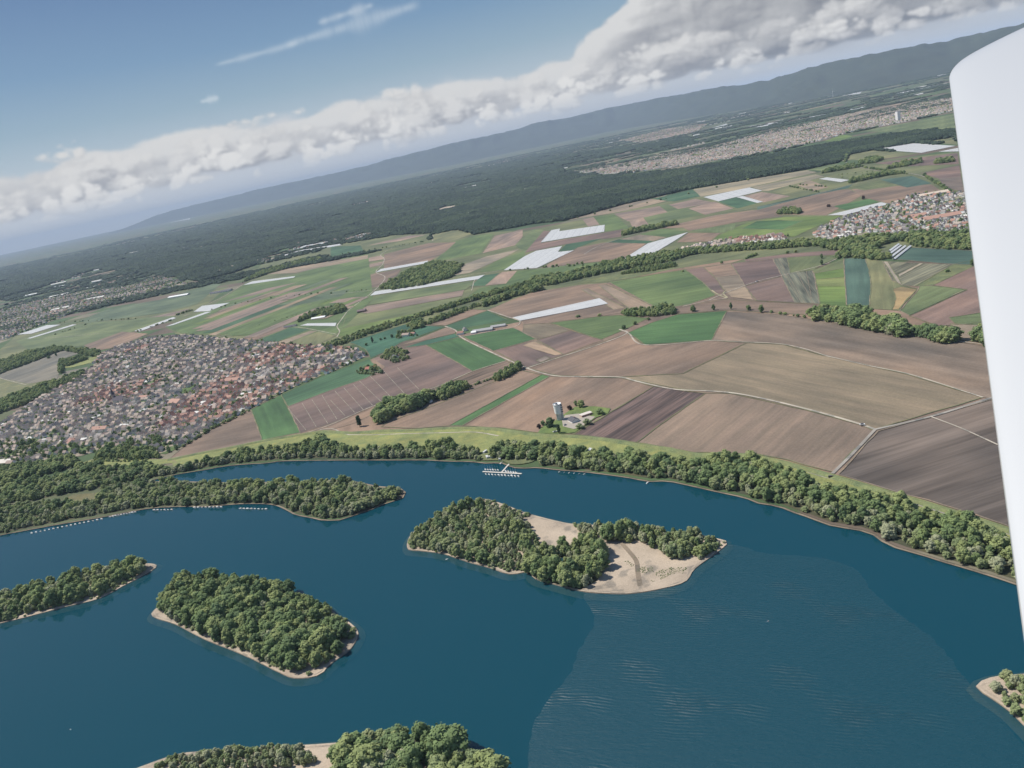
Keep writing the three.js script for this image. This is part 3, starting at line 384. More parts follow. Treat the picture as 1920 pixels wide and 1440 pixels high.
const TOWNS={T1:[15.5,[-1346.5,-1772,-1236.5,-1905.5,-1241.5,-2012.5,-1240,-2176.5,-1225.5,-2339.5,-1300,-2597.5,-1310,-2745,-1208.5,-2798,-1034,-2677.5,-837.5,-2442.5,-695.5,-2279,-530.5,-2081.5,-427.5,-1979.5,-346.5,-1881,-312.5,-1796,-363.5,-1733,-445.5,-1658.5,-474.5,-1617,-520,-1547,-576,-1463.5,-605.5,-1381,-625.6,-1355.5,-710.5,-1423,-783,-1473,-829,-1460,-936,-1487,-1018.5,-1521.5,-1190,-1537]],
T2:[18.5,[869,-2106.5,927.5,-2190,1036.5,-2277,1174,-2331,1306,-2404.5,1346,-2338,1397,-2192,1086,-1689.5,993,-1867,902.5,-1948.5,840.5,-1992.5]],
T2b:[16,[536,-2298.5,606,-2333.5,725,-2307,827.5,-2205,811,-2125.5,703,-2196.5,588.5,-2272]],
T3:[23,[991,-7821,1050,-6506,1210,-6033,1421,-5612,1606,-5481,1786,-5262,2034,-5178,2233,-5238,2567,-5423,2843,-5329,3281,-5405,4075,-6706,3881,-7169,3531,-7434,3080,-7538,2678,-7535,2080,-7047,1781,-7549,1440,-7353]],
T4:[24,[-2418,-3565,-2259,-3709,-2240,-3858,-2230,-4095,-2202,-4388,-2006,-4483,-1797,-4488,-1695,-4632,-2225,-5644,-2312,-5302,-2746,-5628,-3097,-5727,-3317,-5575,-3665,-5536]],
T5:[40,[2816,-15049,3979,-16129,4115,-13771,3075,-11058,2482,-11693]]};
const STRIPS=[[-1098.5,-2839.5,-1087,-3149.5,-1051,-3327.5,-801,-3429.5,-610,-3393,-489.5,-3345.5,-549.5,-2984,-700,-2926.5,-519,-2781,-413.5,-2688.5,-441,-2484,-470.5,-2366.5,-605.5,-2455.5,-617,-2389.5,-521,-2268,-475,-2092.5,-616.5,-2208,-800.5,-2430.5,-967,-2638.5],-1.03];
const HILLS=[[-23.56,44093,49339,416],[-21.31,42517,47669,447],[-18.65,40652,45691,499],[-16.24,38968,43906,550],[-13.41,36990,41809,619],[-10.56,34992,39692,588],[-8,33200,37792,606],[-6.52,32167,36697,612],[-5.39,31374,35857,664],[-3.33,29930,34326,701],[-1.25,29000,33340,759],[1.36,29000,33340,762],[3.59,29000,33340,748],[5.11,29000,33340,836],[6.22,29000,33340,828],[7.3,29000,33340,781],[8.77,29000,33340,790],[9.88,29000,33340,840],[10.59,29000,33340,815],[12.56,26667,30867,788],[13.79,25028,29130,723],[15.18,23166,27156,676],[17.92,20677,24518,619],[19.25,19589,23364,561],[20.57,18511,22222,533],[22.2,17177,20807,563],[23.64,16602,20198,605],[25.34,16010,19571,600],[27.14,15572,19107,595],[28.17,15670,19210,590],[29.45,15793,19340,563],[30.84,15902,19456,536],[32.47,15489,19019,534],[34.04,15093,18599,549],[36.28,14663,18143,541]]; // bearing, foot distance, ridge distance, ridge height

// ---------------------------------------------------------------- helpers
const pts = (a) => { const o = []; for (let i = 0; i < a.length; i += 2) o.push(new THREE.Vector2(a[i], a[i + 1])); return o; };
const taken = new Map();
const numbered = (n) => { const k = taken.get(n) ?? 0; taken.set(n, k + 1); return k ? n + '_' + String(k).padStart(3, '0') : n; };
const col = (r, g, b) => new THREE.Color().setRGB(r, g, b);
function tag(o, label, category, group) { o.userData.label = label; o.userData.category = category; if (group) o.userData.group = group; return o; }
function shade(o) { o.traverse((m) => { if (m.isMesh) { m.castShadow = true; m.receiveShadow = true; } }); return o; }
function structure(name, geo, mat, label) { const m = new THREE.Mesh(geo, mat); m.name = numbered(name); m.userData.kind = 'structure'; if (label) m.userData.label = label; scene.add(shade(m)); return m; }
function group(name, x, z, turn = 0, y = 0.6) { const g = new THREE.Group(); g.name = numbered(name); g.position.set(x, y, z); g.rotation.y = turn; scene.add(g); return g; }
function part(name, geo, mat, parent) { const m = new THREE.Mesh(geo, mat); m.name = name; m.castShadow = m.receiveShadow = true; parent.add(m); return m; }
function flat(poly, y, ang = 0, holes = []) {                        // level sheet from a ground outline, uv in metres turned by ang
  let P = pts(poly); if (THREE.ShapeUtils.isClockWise(P)) P = P.reverse();
  const Hs = holes.map((h) => { let q = pts(h); if (!THREE.ShapeUtils.isClockWise(q)) q = q.reverse(); return q; });
  const tri = THREE.ShapeUtils.triangulateShape(P, Hs), all = [...P, ...Hs.flat()], c = Math.cos(ang), s = Math.sin(ang);
  const g = new THREE.BufferGeometry(), pos = new Float32Array(all.length * 3), uv = new Float32Array(all.length * 2), nor = new Float32Array(all.length * 3);
  all.forEach((p, i) => { pos.set([p.x, y, p.y], i * 3); nor.set([0, 1, 0], i * 3); uv.set([p.x * c + p.y * s, -p.x * s + p.y * c], i * 2); });
  g.setAttribute('position', new THREE.BufferAttribute(pos, 3)); g.setAttribute('normal', new THREE.BufferAttribute(nor, 3)); g.setAttribute('uv', new THREE.BufferAttribute(uv, 2));
  g.setIndex(tri.flatMap((t) => [t[0], t[2], t[1]])); return g;
}
function ribbon(line, closed, profile, uvs = 1) {                    // profile: [offset to the left of travel, height] pairs
  const P = pts(line), n = P.length, pos = [], uv = [], idx = [], k = profile.length; let run = 0;
  for (let i = 0; i < n; i++) {
    const a = P[closed ? (i + n - 1) % n : Math.max(i - 1, 0)], b = P[closed ? (i + 1) % n : Math.min(i + 1, n - 1)], d = b.clone().sub(a).normalize(), nx = d.y, ny = -d.x;
    if (i) run += P[i].distanceTo(P[i - 1]);
    for (const [o, h] of profile) { pos.push(P[i].x + nx * o, h, P[i].y + ny * o); uv.push(run * uvs, o * uvs); }
  }
  for (let i = 0; i < (closed ? n : n - 1); i++) for (let j = 0; j < k - 1; j++) { const a = i * k + j, b = a + 1, c = ((i + 1) % n) * k + j, d = c + 1; idx.push(a, c, b, b, c, d); }
  const g = new THREE.BufferGeometry(); g.setAttribute('position', new THREE.Float32BufferAttribute(pos, 3)); g.setAttribute('uv', new THREE.Float32BufferAttribute(uv, 2)); g.setIndex(idx); g.computeVertexNormals(); return g;
}
function smooth(line, closed, step) {                                // finer, slightly wandering version of an outline
  const P = pts(line).map((p) => new THREE.Vector3(p.x, 0, p.y)), c = new THREE.CatmullRomCurve3(P, closed, 'centripetal'), n = Math.max(P.length, Math.round(c.getLength() / step)), o = [];
  for (let i = 0; i < (closed ? n : n + 1); i++) { const p = c.getPointAt(i / n); o.push(p.x, p.z); } return o;
}
const inside = (poly, x, z) => { let c = false; for (let i = 0, j = poly.length - 2; i < poly.length; j = i, i += 2) { const zi = poly[i + 1], zj = poly[j + 1]; if ((zi > z) !== (zj > z) && x < ((poly[j] - poly[i]) * (z - zi)) / (zj - zi) + poly[i]) c = !c; } return c; };
const box = (poly) => { let a = 1e9, b = -1e9, c = 1e9, d = -1e9; for (let i = 0; i < poly.length; i += 2) { a = Math.min(a, poly[i]); b = Math.max(b, poly[i]); c = Math.min(c, poly[i + 1]); d = Math.max(d, poly[i + 1]); } return [a, b, c, d]; };
function scatter(poly, step, seed, jit = 0.8) { const [a, b, c, d] = box(poly), r = rng(seed), o = []; for (let z = c; z <= d; z += step * 0.87) for (let x = a; x <= b; x += step) { const X = x + (r() - 0.5) * step * jit + ((Math.round((z - c) / step) % 2) * step) / 2, Z = z + (r() - 0.5) * step * jit; if (inside(poly, X, Z)) o.push([X, Z]); } return o; }
// picture position, only to tell which of many alike things show largest
const toView = new THREE.Matrix4(), inFrame = (x, z, y = 6) => { const v = new THREE.Vector3(x, y, z).project(camera); return v.z < 1 && Math.abs(v.x) < 1.03 && Math.abs(v.y) < 1.03; };
camera.updateMatrixWorld(true); camera.updateProjectionMatrix();

// ---------------------------------------------------------------- textures (tiling, uv in metres)
function tex(size, metres, fn, srgb = true) {
  const d = new Uint8Array(size * size * 4);
  for (let y = 0; y < size; y++) for (let x = 0; x < size; x++) { const c = fn(x / size, y / size), o = (y * size + x) * 4; for (let k = 0; k < 3; k++) d[o + k] = clamp(Math.round(255 * (Array.isArray(c) ? c[k] : c)), 0, 255); d[o + 3] = 255; }
  const t = new THREE.DataTexture(d, size, size); t.wrapS = t.wrapT = THREE.RepeatWrapping; t.magFilter = THREE.LinearFilter; t.minFilter = THREE.LinearFilter; t.repeat.set(1 / metres, 1 / metres); if (srgb) t.colorSpace = THREE.SRGBColorSpace; t.needsUpdate = true; return t;
}
const N = (u, v, fx, fy, o, s) => fbm(u * fx, v * fy, o, s, fx, fy) - 0.5;
const soilT = tex(1024, 420, (u, v) => { const b = N(u, v, 3, 5, 4, 1), b2 = N(u, v, 4, 26, 4, 21), st = N(u, v, 5, 170, 2, 11), f = N(u, v, 200, 200, 2, 15), k = 0.80 + 0.42 * b + 0.24 * b2 + 0.07 * st + 0.10 * f; return [k * (1 + 0.10 * b), k, k * (1 - 0.10 * b)]; });
const streakT = tex(1024, 260, (u, v) => { const b = N(u, v, 2, 7, 4, 31), a = N(u, v, 3, 60, 4, 33), st = N(u, v, 6, 220, 2, 35), f = N(u, v, 220, 220, 2, 37), k = 0.74 + 0.42 * b * 1.1 + 0.55 * a + 0.2 * st + 0.08 * f; return [k * (1 + 0.08 * a), k, k * (1 - 0.07 * a)]; });
const streakfT = tex(1024, 340, (u, v) => { const b = N(u, v, 2, 4, 4, 41), a = N(u, v, 4, 44, 4, 43), st = N(u, v, 9, 240, 2, 45), f = N(u, v, 200, 200, 2, 47), k = 0.80 + 0.46 * b + 0.16 * a + 0.07 * st + 0.10 * f; return [k * (1 + 0.04 * a + 0.05 * b), k, k * (1 - 0.06 * b)]; });
const streakdT = tex(1024, 430, (u, v) => { const b = N(u, v, 2, 4, 4, 51), a = N(u, v, 3, 34, 5, 53), st = N(u, v, 5, 200, 2, 55), k = 0.74 + 0.75 * b + 0.42 * a + 0.12 * st; return [k * (1 + 0.10 * b), k, k * (1 - 0.12 * b)]; });
const cropT = tex(1024, 300, (u, v) => { const b = N(u, v, 3, 4, 4, 61), a = N(u, v, 3, 40, 3, 63), f = N(u, v, 240, 240, 2, 65), tl = Math.abs(((v * 14) % 1) - 0.5) > 0.475 ? 0.06 : 0, k = 0.82 + 0.34 * b + 0.18 * a + 0.14 * f; return [k + tl + 0.10 * b, k + tl * 0.6, k + tl * 0.6 - 0.03 * b]; });
const grassT = tex(1024, 160, (u, v) => { const b = N(u, v, 4, 4, 5, 71), f = N(u, v, 160, 160, 3, 73), p = N(u, v, 14, 14, 3, 75), k = 0.80 + 0.28 * b + 0.26 * f + 0.16 * p; return [k + 0.10 * p, k, k - 0.08 * p]; });
const sandT = tex(1024, 90, (u, v) => { const b = N(u, v, 3, 3, 5, 81), f = N(u, v, 180, 180, 3, 83), k = 0.84 + 0.34 * b + 0.22 * f; const w = sstep(0.08, 0.24, N(u, v, 7, 7, 5, 85)) * 0.16; return [k - w, k - w * 0.9, k - w * 0.8]; });
const filmT = tex(512, 60, (u, v) => { const g = Math.abs(((v * 20) % 1) - 0.5) > 0.40 ? 0.10 : 0, w = Math.abs(((v * 2) % 1) - 0.5) > 0.48 ? 0.22 : 0; return 0.96 - g - w + 0.14 * N(u, v, 4, 24, 3, 91); });
const townT = tex(1024, 300, (u, v) => { const b = N(u, v, 40, 40, 3, 101), c = N(u, v, 12, 12, 3, 103), k = 0.75 + 0.35 * b, g = sstep(-0.05, 0.1, c); return [k * lerp(1.05, 0.62, g), k * lerp(1.0, 0.78, g), k * lerp(0.95, 0.5, g)]; });
const plainT = tex(1024, 5200, (u, v) => { const cx = Math.floor(u * 22 + 0.8 * N(u, v, 5, 5, 3, 111)), cy = Math.floor(v * 46 + 0.8 * N(u, v, 5, 5, 3, 113)), h = hash(cx % 22, cy % 46, 5), f = 0.9 + 0.3 * N(u, v, 60, 60, 3, 115); const c = h < 0.45 ? [0.42, 0.52, 0.34] : h < 0.62 ? [0.52, 0.55, 0.40] : h < 0.8 ? [0.58, 0.51, 0.45] : h < 0.92 ? [0.36, 0.46, 0.32] : [0.68, 0.64, 0.55]; return c.map((x) => x * f * 1.15); });
const maps = { soil: soilT, streak: streakT, streakf: streakfT, streakd: streakdT, crop: cropT, grass: grassT, sand: sandT };
const PAL = { soil: [0.315, 0.225, 0.165], soil2: [0.325, 0.243, 0.18], soil3: [0.29, 0.223, 0.17], soild: [0.25, 0.198, 0.163], tan: [0.325, 0.26, 0.175], tan2: [0.38, 0.3, 0.215], plum: [0.265, 0.185, 0.155], plumd: [0.23, 0.16, 0.14], pink: [0.385, 0.285, 0.225], sandy: [0.46, 0.345, 0.245], sandy2: [0.42, 0.33, 0.27], beige: [0.42, 0.36, 0.245], pale: [0.43, 0.375, 0.3], sandpit: [0.42, 0.35, 0.26], rust: [0.40, 0.30, 0.155], rusty: [0.22, 0.20, 0.09], greyb: [0.27, 0.25, 0.20],
  green: [0.095, 0.198, 0.072], green2: [0.095, 0.20, 0.095], green3: [0.155, 0.225, 0.085], green4: [0.185, 0.235, 0.105], greend: [0.075, 0.165, 0.085], greenb: [0.06, 0.165, 0.10], bright: [0.19, 0.28, 0.075], bright2: [0.2, 0.275, 0.08], ygreen: [0.34, 0.37, 0.13], teal: [0.09, 0.165, 0.125], teal2: [0.145, 0.2, 0.115], olive: [0.215, 0.245, 0.11], olive2: [0.25, 0.255, 0.125], dull: [0.2, 0.22, 0.105], greyg: [0.24, 0.25, 0.18], greyg2: [0.265, 0.26, 0.175], path: [0.6, 0.53, 0.43], pathg: [0.42, 0.385, 0.335], pathy: [0.55, 0.50, 0.30], hedge: [0.07, 0.10, 0.05], meadow: [0.29, 0.33, 0.14] };
const mats = new Map();
const fieldMat = (c, t) => { const k = c + t; if (!mats.has(k)) mats.set(k, new THREE.MeshStandardMaterial({ color: col(...PAL[c]), map: maps[t] ?? null, roughness: 0.95 })); return mats.get(k); };

// ---------------------------------------------------------------- land, lake, hills
const shoreN = smooth(N_SHORE, false, 14), lake = [...shoreN, ...S_SHORE];
const ridgeAt = (az) => { for (let i = 1; i < HILLS.length; i++) if (az <= HILLS[i][0]) return lerp(HILLS[i - 1][2], HILLS[i][2], (az - HILLS[i - 1][0]) / (HILLS[i][0] - HILLS[i - 1][0])); return HILLS[HILLS.length - 1][2]; };
const far = []; for (let i = 0; i < 240; i++) { const az = i * 1.5 - 180, R = az > 2 && az < 42 ? Math.min(60000, ridgeAt(az) * 1.02) : 60000; far.push(Math.sin(az * 0.0174533) * R, -Math.cos(az * 0.0174533) * R); }   // behind the hills the plain is out of sight
structure('ground', flat(far, 0.6, 0.35, [lake]), new THREE.MeshStandardMaterial({ color: col(0.40, 0.41, 0.40), map: plainT, roughness: 1 }), 'flat farmland plain reaching to the horizon');
const sand = new THREE.MeshStandardMaterial({ color: col(0.56, 0.455, 0.345), map: sandT, roughness: 1 });
const bank = new THREE.MeshStandardMaterial({ color: col(0.34, 0.27, 0.195), map: sandT, roughness: 1 });
const SHORE = [[0.6, -0.25], [0, 0.35], [-1.2, 0.64], [-3.0, 0.68]], SHELF = [[6.5, -3.4], [3.0, -0.9], [0.6, -0.22]];
const shelf = new THREE.MeshStandardMaterial({ color: col(0.40, 0.37, 0.16), map: sandT, roughness: 1 });
structure('shore_bank', ribbon(shoreN, false, SHORE), bank, 'narrow sandy bank along the north shore');
structure('weedy_shelf', ribbon(shoreN, false, SHELF), shelf, 'weed-grown underwater shelf along the north shore');
const water = new THREE.MeshPhysicalMaterial({ color: col(0.0035, 0.060, 0.088), roughness: 0.035, ior: 1.5, transparent: true, opacity: 0.76 });
const rippleT = tex(1024, 110, (u, v) => { const w = Math.sin((v * 34 + 1.6 * N(u, v, 3, 6, 4, 121) * 2) * 2 * Math.PI) * sstep(-0.12, 0.3, N(u, v, 3, 4, 3, 123)); return 0.5 + 0.22 * w + 0.22 * N(u, v, 16, 50, 4, 125) + 0.14 * N(u, v, 60, 120, 3, 127); }, false);
const windy = new THREE.MeshPhysicalMaterial({ color: col(0.0035, 0.060, 0.088), roughness: 0.5, ior: 1.5, bumpMap: rippleT, bumpScale: 1.3, transparent: true, opacity: 0.76 });
const [lx0, lx1, lz0, lz1] = box(lake);
const windOutline = RIPPLES.map((p) => smooth(p, true, 6).map((v, i) => v + 5 * (vnoise(i * 0.11, 3, 19) - 0.5) + 3 * (vnoise(i * 0.5, 7, 29) - 0.5)));
structure('lake', flat([lx0 - 20, lz0 - 20, lx1 + 20, lz0 - 20, lx1 + 20, lz1 + 20, lx0 - 20, lz1 + 20], 0, 0, windOutline), water, 'deep blue lake with wooded islands');
structure('lake_bed', flat([lx0 - 20, lz0 - 20, lx1 + 20, lz0 - 20, lx1 + 20, lz1 + 20, lx0 - 20, lz1 + 20], -5), new THREE.MeshStandardMaterial({ color: col(0.012, 0.045, 0.05), roughness: 1 }));
windOutline.forEach((p) => structure('rippled_water', flat(p, 0, 0.38), windy, 'wind-rippled shallow patch of the lake'));
const ISLAND_LABEL = { A: 'wooded spit island with a narrow beach at the left edge', B: 'diamond-shaped wooded island ringed by sand', C: 'largest island with bare sand flats and a pond', D: 'wooded island cut by the bottom edge', E: 'small wooded island corner at the right edge' };
const islandOutline = {};
for (const [k, p] of Object.entries(ISLANDS)) {
  const o = smooth(p, true, 7), P = pts(o), cw = THREE.ShapeUtils.isClockWise(P), ord = islandOutline[k] = cw ? P.reverse().flatMap((q) => [q.x, q.y]) : o;
  const g = flat(ord, 0.62), w = ribbon(ord, true, [[-1.6, 0.60], [-3.4, 0.72]]);
  structure('wet_sand', ribbon(ord, true, [[0.9, -0.25], [-0.8, 0.45], [-1.7, 0.625]]), bank);
  structure('weedy_shelf', ribbon(ord, true, [[6.0, -3.4], [3.2, -0.9], [0.9, -0.22]]), shelf);
  structure('island', mergeGeometries([g, w]), sand, ISLAND_LABEL[k]);
}
structure('pond', flat(POND, 0.8), water, 'dark pond enclosed by trees on the largest island');
// low hills along the horizon
{
  const rows = 18, cols = 420, a0 = HILLS[0][0], a1 = HILLS[HILLS.length - 1][0] + 6, pos = [], uv = [], idx = [];
  const at = (az) => { for (let i = 1; i < HILLS.length; i++) if (az <= HILLS[i][0]) { const p = HILLS[i - 1], q = HILLS[i], t = clamp((az - p[0]) / (q[0] - p[0]), 0, 1); return [1, 2, 3].map((k) => lerp(p[k], q[k], t)); } return HILLS[HILLS.length - 1].slice(1); };
  for (let j = 0; j <= cols; j++) {
    const az = lerp(a0, a1, j / cols), [d0, d1, h] = at(az), s = Math.sin(az * 0.0174533), c = -Math.cos(az * 0.0174533), fade = sstep(a0 - 0.5, a0 + 4, az);
    for (let i = 0; i <= rows; i++) {
      const t = i / (rows - 2), d = lerp(d0, d1, t) * (1 + 0.02 * (vnoise(az * 1.5, t * 4, 3) - 0.5)), up = t <= 1 ? Math.pow(t, 1.35) : 1 - (t - 1) * 3.2;
      const n = (fbm(az * 0.9, t * 2.2, 4, 9) - 0.5) * 90 * t * sstep(1, 0.85, t) + ((vnoise(az * 5, 1, 4) - 0.5) * 34 + (vnoise(az * 1.7, 1, 14) - 0.5) * 48) * (Math.abs(t - 1) < 0.08 ? 1 : 0);
      pos.push(s * d, 0.5 + fade * Math.max(0, h * up * (1 - 0.22 * sstep(1, 0.8, t) * vnoise(az * 0.9, t * 3, 8)) + n * 0.7) - (i === 0 ? 3 : 0), c * d); uv.push(s * d, c * d);
      if (j < cols && i < rows) { const a = j * (rows + 1) + i, b = a + 1, e = a + rows + 1, f = e + 1; idx.push(a, b, e, b, f, e); }
    }
  }
  const g = new THREE.BufferGeometry(); g.setAttribute('position', new THREE.Float32BufferAttribute(pos, 3)); g.setAttribute('uv', new THREE.Float32BufferAttribute(uv, 2)); g.setIndex(idx); g.computeVertexNormals();
  const t = grassT.clone(); t.repeat.set(1 / 3000, 1 / 3000); t.needsUpdate = true;
  structure('hills', g, new THREE.MeshStandardMaterial({ color: col(0.055, 0.078, 0.05), map: t, roughness: 1 }), 'long wooded hill range along the horizon');
}
// ---------------------------------------------------------------- fields, dyke, tracks
FIELDS.forEach(([c, t, ang, poly], i) => structure('field', flat(poly, 0.72 + i * 0.004, ang ?? (i * 0.7) % 3), fieldMat(c, t)));
FIELDS.forEach(([c, t, ang, poly], i) => { // unmown verges left between neighbouring plots
  if (i < 3 || Math.hypot(poly[0], poly[1]) > 2600) return; const P = pts(poly), o = P.flatMap((p, k) => { const q = P[(k + 1) % P.length], n = Math.max(1, Math.round(p.distanceTo(q) / 18)), a = []; for (let j = 0; j < n; j++) a.push(lerp(p.x, q.x, j / n) + 1.6 * (hash(p.x + j, p.y, 3) - 0.5), lerp(p.y, q.y, j / n) + 1.6 * (hash(p.x, p.y + j, 5) - 0.5)); return a; });
  structure('field_verge', ribbon(o, true, [[-0.9, 1.385 + i * 0.0003], [0.7, 1.385 + i * 0.0003]]), fieldMat(i % 3 ? 'olive2' : 'tan2', 'grass'));
});
{ // narrow strip fields left of the middle
  const poly = STRIPS[0], a = STRIPS[1], c = Math.cos(a), sn = Math.sin(a), [x0, x1, z0, z1] = box(poly), cx = (x0 + x1) / 2, cz = (z0 + z1) / 2, r = rng(808), keys = ['tan2', 'green3', 'pink', 'green4', 'olive', 'bright2', 'green3', 'tan', 'greend', 'olive2', 'teal2', 'soil'];
  for (let q = -1500; q < 1500;) {
    const w = 22 + 46 * r(); let s0 = null;
    for (let p = -2600; p <= 2600; p += 40) { const ok = [0, w].every((o) => inside(poly, cx + p * c - (q + o) * sn, cz + p * sn + (q + o) * c)), cut = s0 !== null && (p - s0 > 260 + 700 * hash(q, p)) ;
      if (ok && s0 === null) s0 = p; else if (s0 !== null && (!ok || cut)) { if (p - s0 > 120 && r() < 0.72) structure('field', flat([[s0, q], [p - 14, q], [p - 14, q + w - 2], [s0, q + w - 2]].flatMap(([P, Q]) => [cx + P * c - Q * sn, cz + P * sn + Q * c]), 1.40 + 0.0004 * (q + 1500), a), fieldMat(keys[Math.floor(r() * keys.length)], r() < 0.6 ? 'crop' : 'soil')); s0 = ok ? p : null; } }
    q += w;
  }
}
{
  const L = [...DYKE_TOP, ...DYKE_FOOT];
  structure('dyke_meadow', flat(L, 1.34, 0), fieldMat('ygreen', 'grass'), 'strip of mown grass between the shore trees and the ploughed fields');
  structure('dyke', ribbon(smooth(DYKE_TOP, false, 25), false, [[-11, 1.3], [-8, 3.4], [-5, 3.4], [-1, 1.3]]), fieldMat('meadow', 'grass'), 'low grassy flood bank');
}
ROADS.forEach(([n, w, c, line], i) => structure(n, ribbon(smooth(line, false, 12), false, [[-w * 0.4, 1.44 + i * 0.004], [w * 0.4, 1.44 + i * 0.004]]), fieldMat(c, 'sand')));
{ // shallow yards and village grounds under the roofs
  const town = new THREE.MeshStandardMaterial({ color: col(0.46, 0.43, 0.37), map: townT, roughness: 1 });
  for (const [, p] of Object.values(TOWNS)) structure('village_ground', flat(p, 1.36), town);
}
function film(label, poly) {
  let P = pts(poly); const s = new THREE.Shape(P), g = new THREE.ExtrudeGeometry(s, { depth: 0.45, bevelEnabled: false }); g.rotateX(Math.PI / 2); g.translate(0, 2.0, 0);
  const e = P[0].clone().sub(P[1]), f = P[1].clone().sub(P[2]), d = e.length() > f.length() ? e : f, a = Math.atan2(d.y, d.x), q = g.attributes.position, u = g.attributes.uv;
  for (let i = 0; i < q.count; i++) u.setXY(i, q.getX(i) * Math.cos(a) + q.getZ(i) * Math.sin(a), -q.getX(i) * Math.sin(a) + q.getZ(i) * Math.cos(a));
  const m = new THREE.Mesh(g, filmMat); m.name = numbered('crop_film'); tag(m, label, 'crop film', 'white film over crops'); scene.add(shade(m));
}
const filmMat = new THREE.MeshStandardMaterial({ color: col(0.60, 0.60, 0.585), map: filmT, roughness: 0.5 });
for (let i = 0; i < FILMS.length; i += 2) film(FILMS[i], FILMS[i + 1]);
for (let i = 0; i < PITS.length; i += 2) structure('sand_pit', flat(PITS[i + 1], 2.2), sand, PITS[i]);
// patchwork on the far plain, beyond the forest
{
  const r = rng(404), keys = ['tan2', 'beige', 'green4', 'olive2', 'dull', 'pink', 'green3', 'soil', 'pale'];
  for (let i = 0; i < 170; i++) {
    const az = lerp(-27, 33, r()) * 0.0174533, d = 6500 + 13000 * Math.pow(r(), 0.9), x = Math.sin(az) * d, z = -Math.cos(az) * d, w = 60 + 200 * r(), l = 200 + 700 * r(), a = -0.25 + 0.5 * r(), c = Math.cos(a), s = Math.sin(a);
    if (inside(FOREST, x, z) || inside(TOWNS.T3[1], x, z)) { if (r() < 0.93) continue; }
    structure('field', flat([[-l, -w], [l, -w], [l * 0.9, w], [-l, w]].flatMap(([p, q]) => [x + (p * c - q * s) / 2, z + (p * s + q * c) / 2]), 2.4 + i * 0.01, a), fieldMat(keys[Math.floor(r() * keys.length)], r() < 0.5 ? 'crop' : 'soil'));
  }
}

// ---------------------------------------------------------------- trees
function ico(r, detail, seed, sq = 1, rough = 0.3) { const g = new THREE.IcosahedronGeometry(r, detail), p = g.attributes.position; for (let i = 0; i < p.count; i++) { const x = p.getX(i), y = p.getY(i), z = p.getZ(i), k = 1 + rough * (hash(Math.round(x * 97 / r), Math.round(y * 89 / r) * 7 + Math.round(z * 83 / r), seed) - 0.5); p.setXYZ(i, x * k, y * k * sq, z * k); } g.deleteAttribute('uv'); g.computeVertexNormals(); return g; }
function leaves(centres, seed, per, size) {                          // leaf sprays: small bent faces over and in the lobes
  const r = rng(seed), pos = [], nor = [], idx = [];
  for (const [cx, cy, cz, cr, sq] of centres) for (let i = 0; i < per; i++) {
    const n = new THREE.Vector3(r() * 2 - 1, r() * 1.7 - 0.55, r() * 2 - 1).normalize(), d = cr * (0.72 + 0.52 * r()), c = new THREE.Vector3(cx + n.x * d, cy + n.y * d * sq, cz + n.z * d);
    const f = n.clone().add(new THREE.Vector3(r() - 0.5, r() - 0.2, r() - 0.5).multiplyScalar(1.3)).normalize(), u = new THREE.Vector3(r() - 0.5, r() - 0.5, r() - 0.5).cross(f).normalize(), v = f.clone().cross(u), s = size * (0.6 + 0.8 * r()), b = pos.length / 3;
    for (const [p, q, h] of [[-1, -0.6, -0.15], [1, -0.7, -0.1], [0.8, 0.8, -0.2], [-0.7, 0.9, -0.12], [0.1, 0.05, 0.25]]) { pos.push(c.x + (u.x * p + v.x * q + f.x * h) * s, c.y + (u.y * p + v.y * q + f.y * h) * s, c.z + (u.z * p + v.z * q + f.z * h) * s); nor.push(...n.clone().lerp(f, 0.6).normalize().toArray()); }
    idx.push(b, b + 1, b + 4, b + 1, b + 2, b + 4, b + 2, b + 3, b + 4, b + 3, b, b + 4);
  }
  const g = new THREE.BufferGeometry(); g.setAttribute('position', new THREE.Float32BufferAttribute(pos, 3)); g.setAttribute('normal', new THREE.Float32BufferAttribute(nor, 3)); g.setIndex(idx); return g.toNonIndexed();
}
// crowns for a tree one unit tall; kind: broad (willow), tall (poplar), column, bush
function crown(kind, seed) {
  const r = rng(seed), c = [], S = { broad: [17, 0.40, 0.50, 0.155], tall: [18, 0.30, 0.56, 0.135], column: [11, 0.10, 0.55, 0.12], bush: [9, 0.42, 0.42, 0.23] }[kind];
  for (let i = 0; i < S[0]; i++) {
    const t = (i + 0.5) / S[0], a = i * 2.4 + r(), y = lerp(0.16, 0.88, t), prof = kind === 'column' ? 1 : Math.sin(Math.PI * (0.18 + 0.74 * t)), rad = S[1] * prof * (0.45 + 0.55 * r()), s = S[3] * (0.75 + 0.5 * r()) * (kind === 'column' ? 0.8 + 0.5 * Math.sin(Math.PI * t) : 1);
    c.push([Math.cos(a) * rad, y, Math.sin(a) * rad, s, 0.85 + 0.3 * r()]);
  }
  c.push([0, 0.55, 0, S[1] * 0.55 + 0.05, 1.2]);
  return mergeGeometries([...c.map(([x, y, z, s, q], i) => { const g = ico(s * 0.78, 1, seed * 31 + i, q, 0.45); g.translate(x, y, z); return g; }), leaves(c, seed + 9, 64, kind === 'column' ? 0.028 : 0.034)]);
}
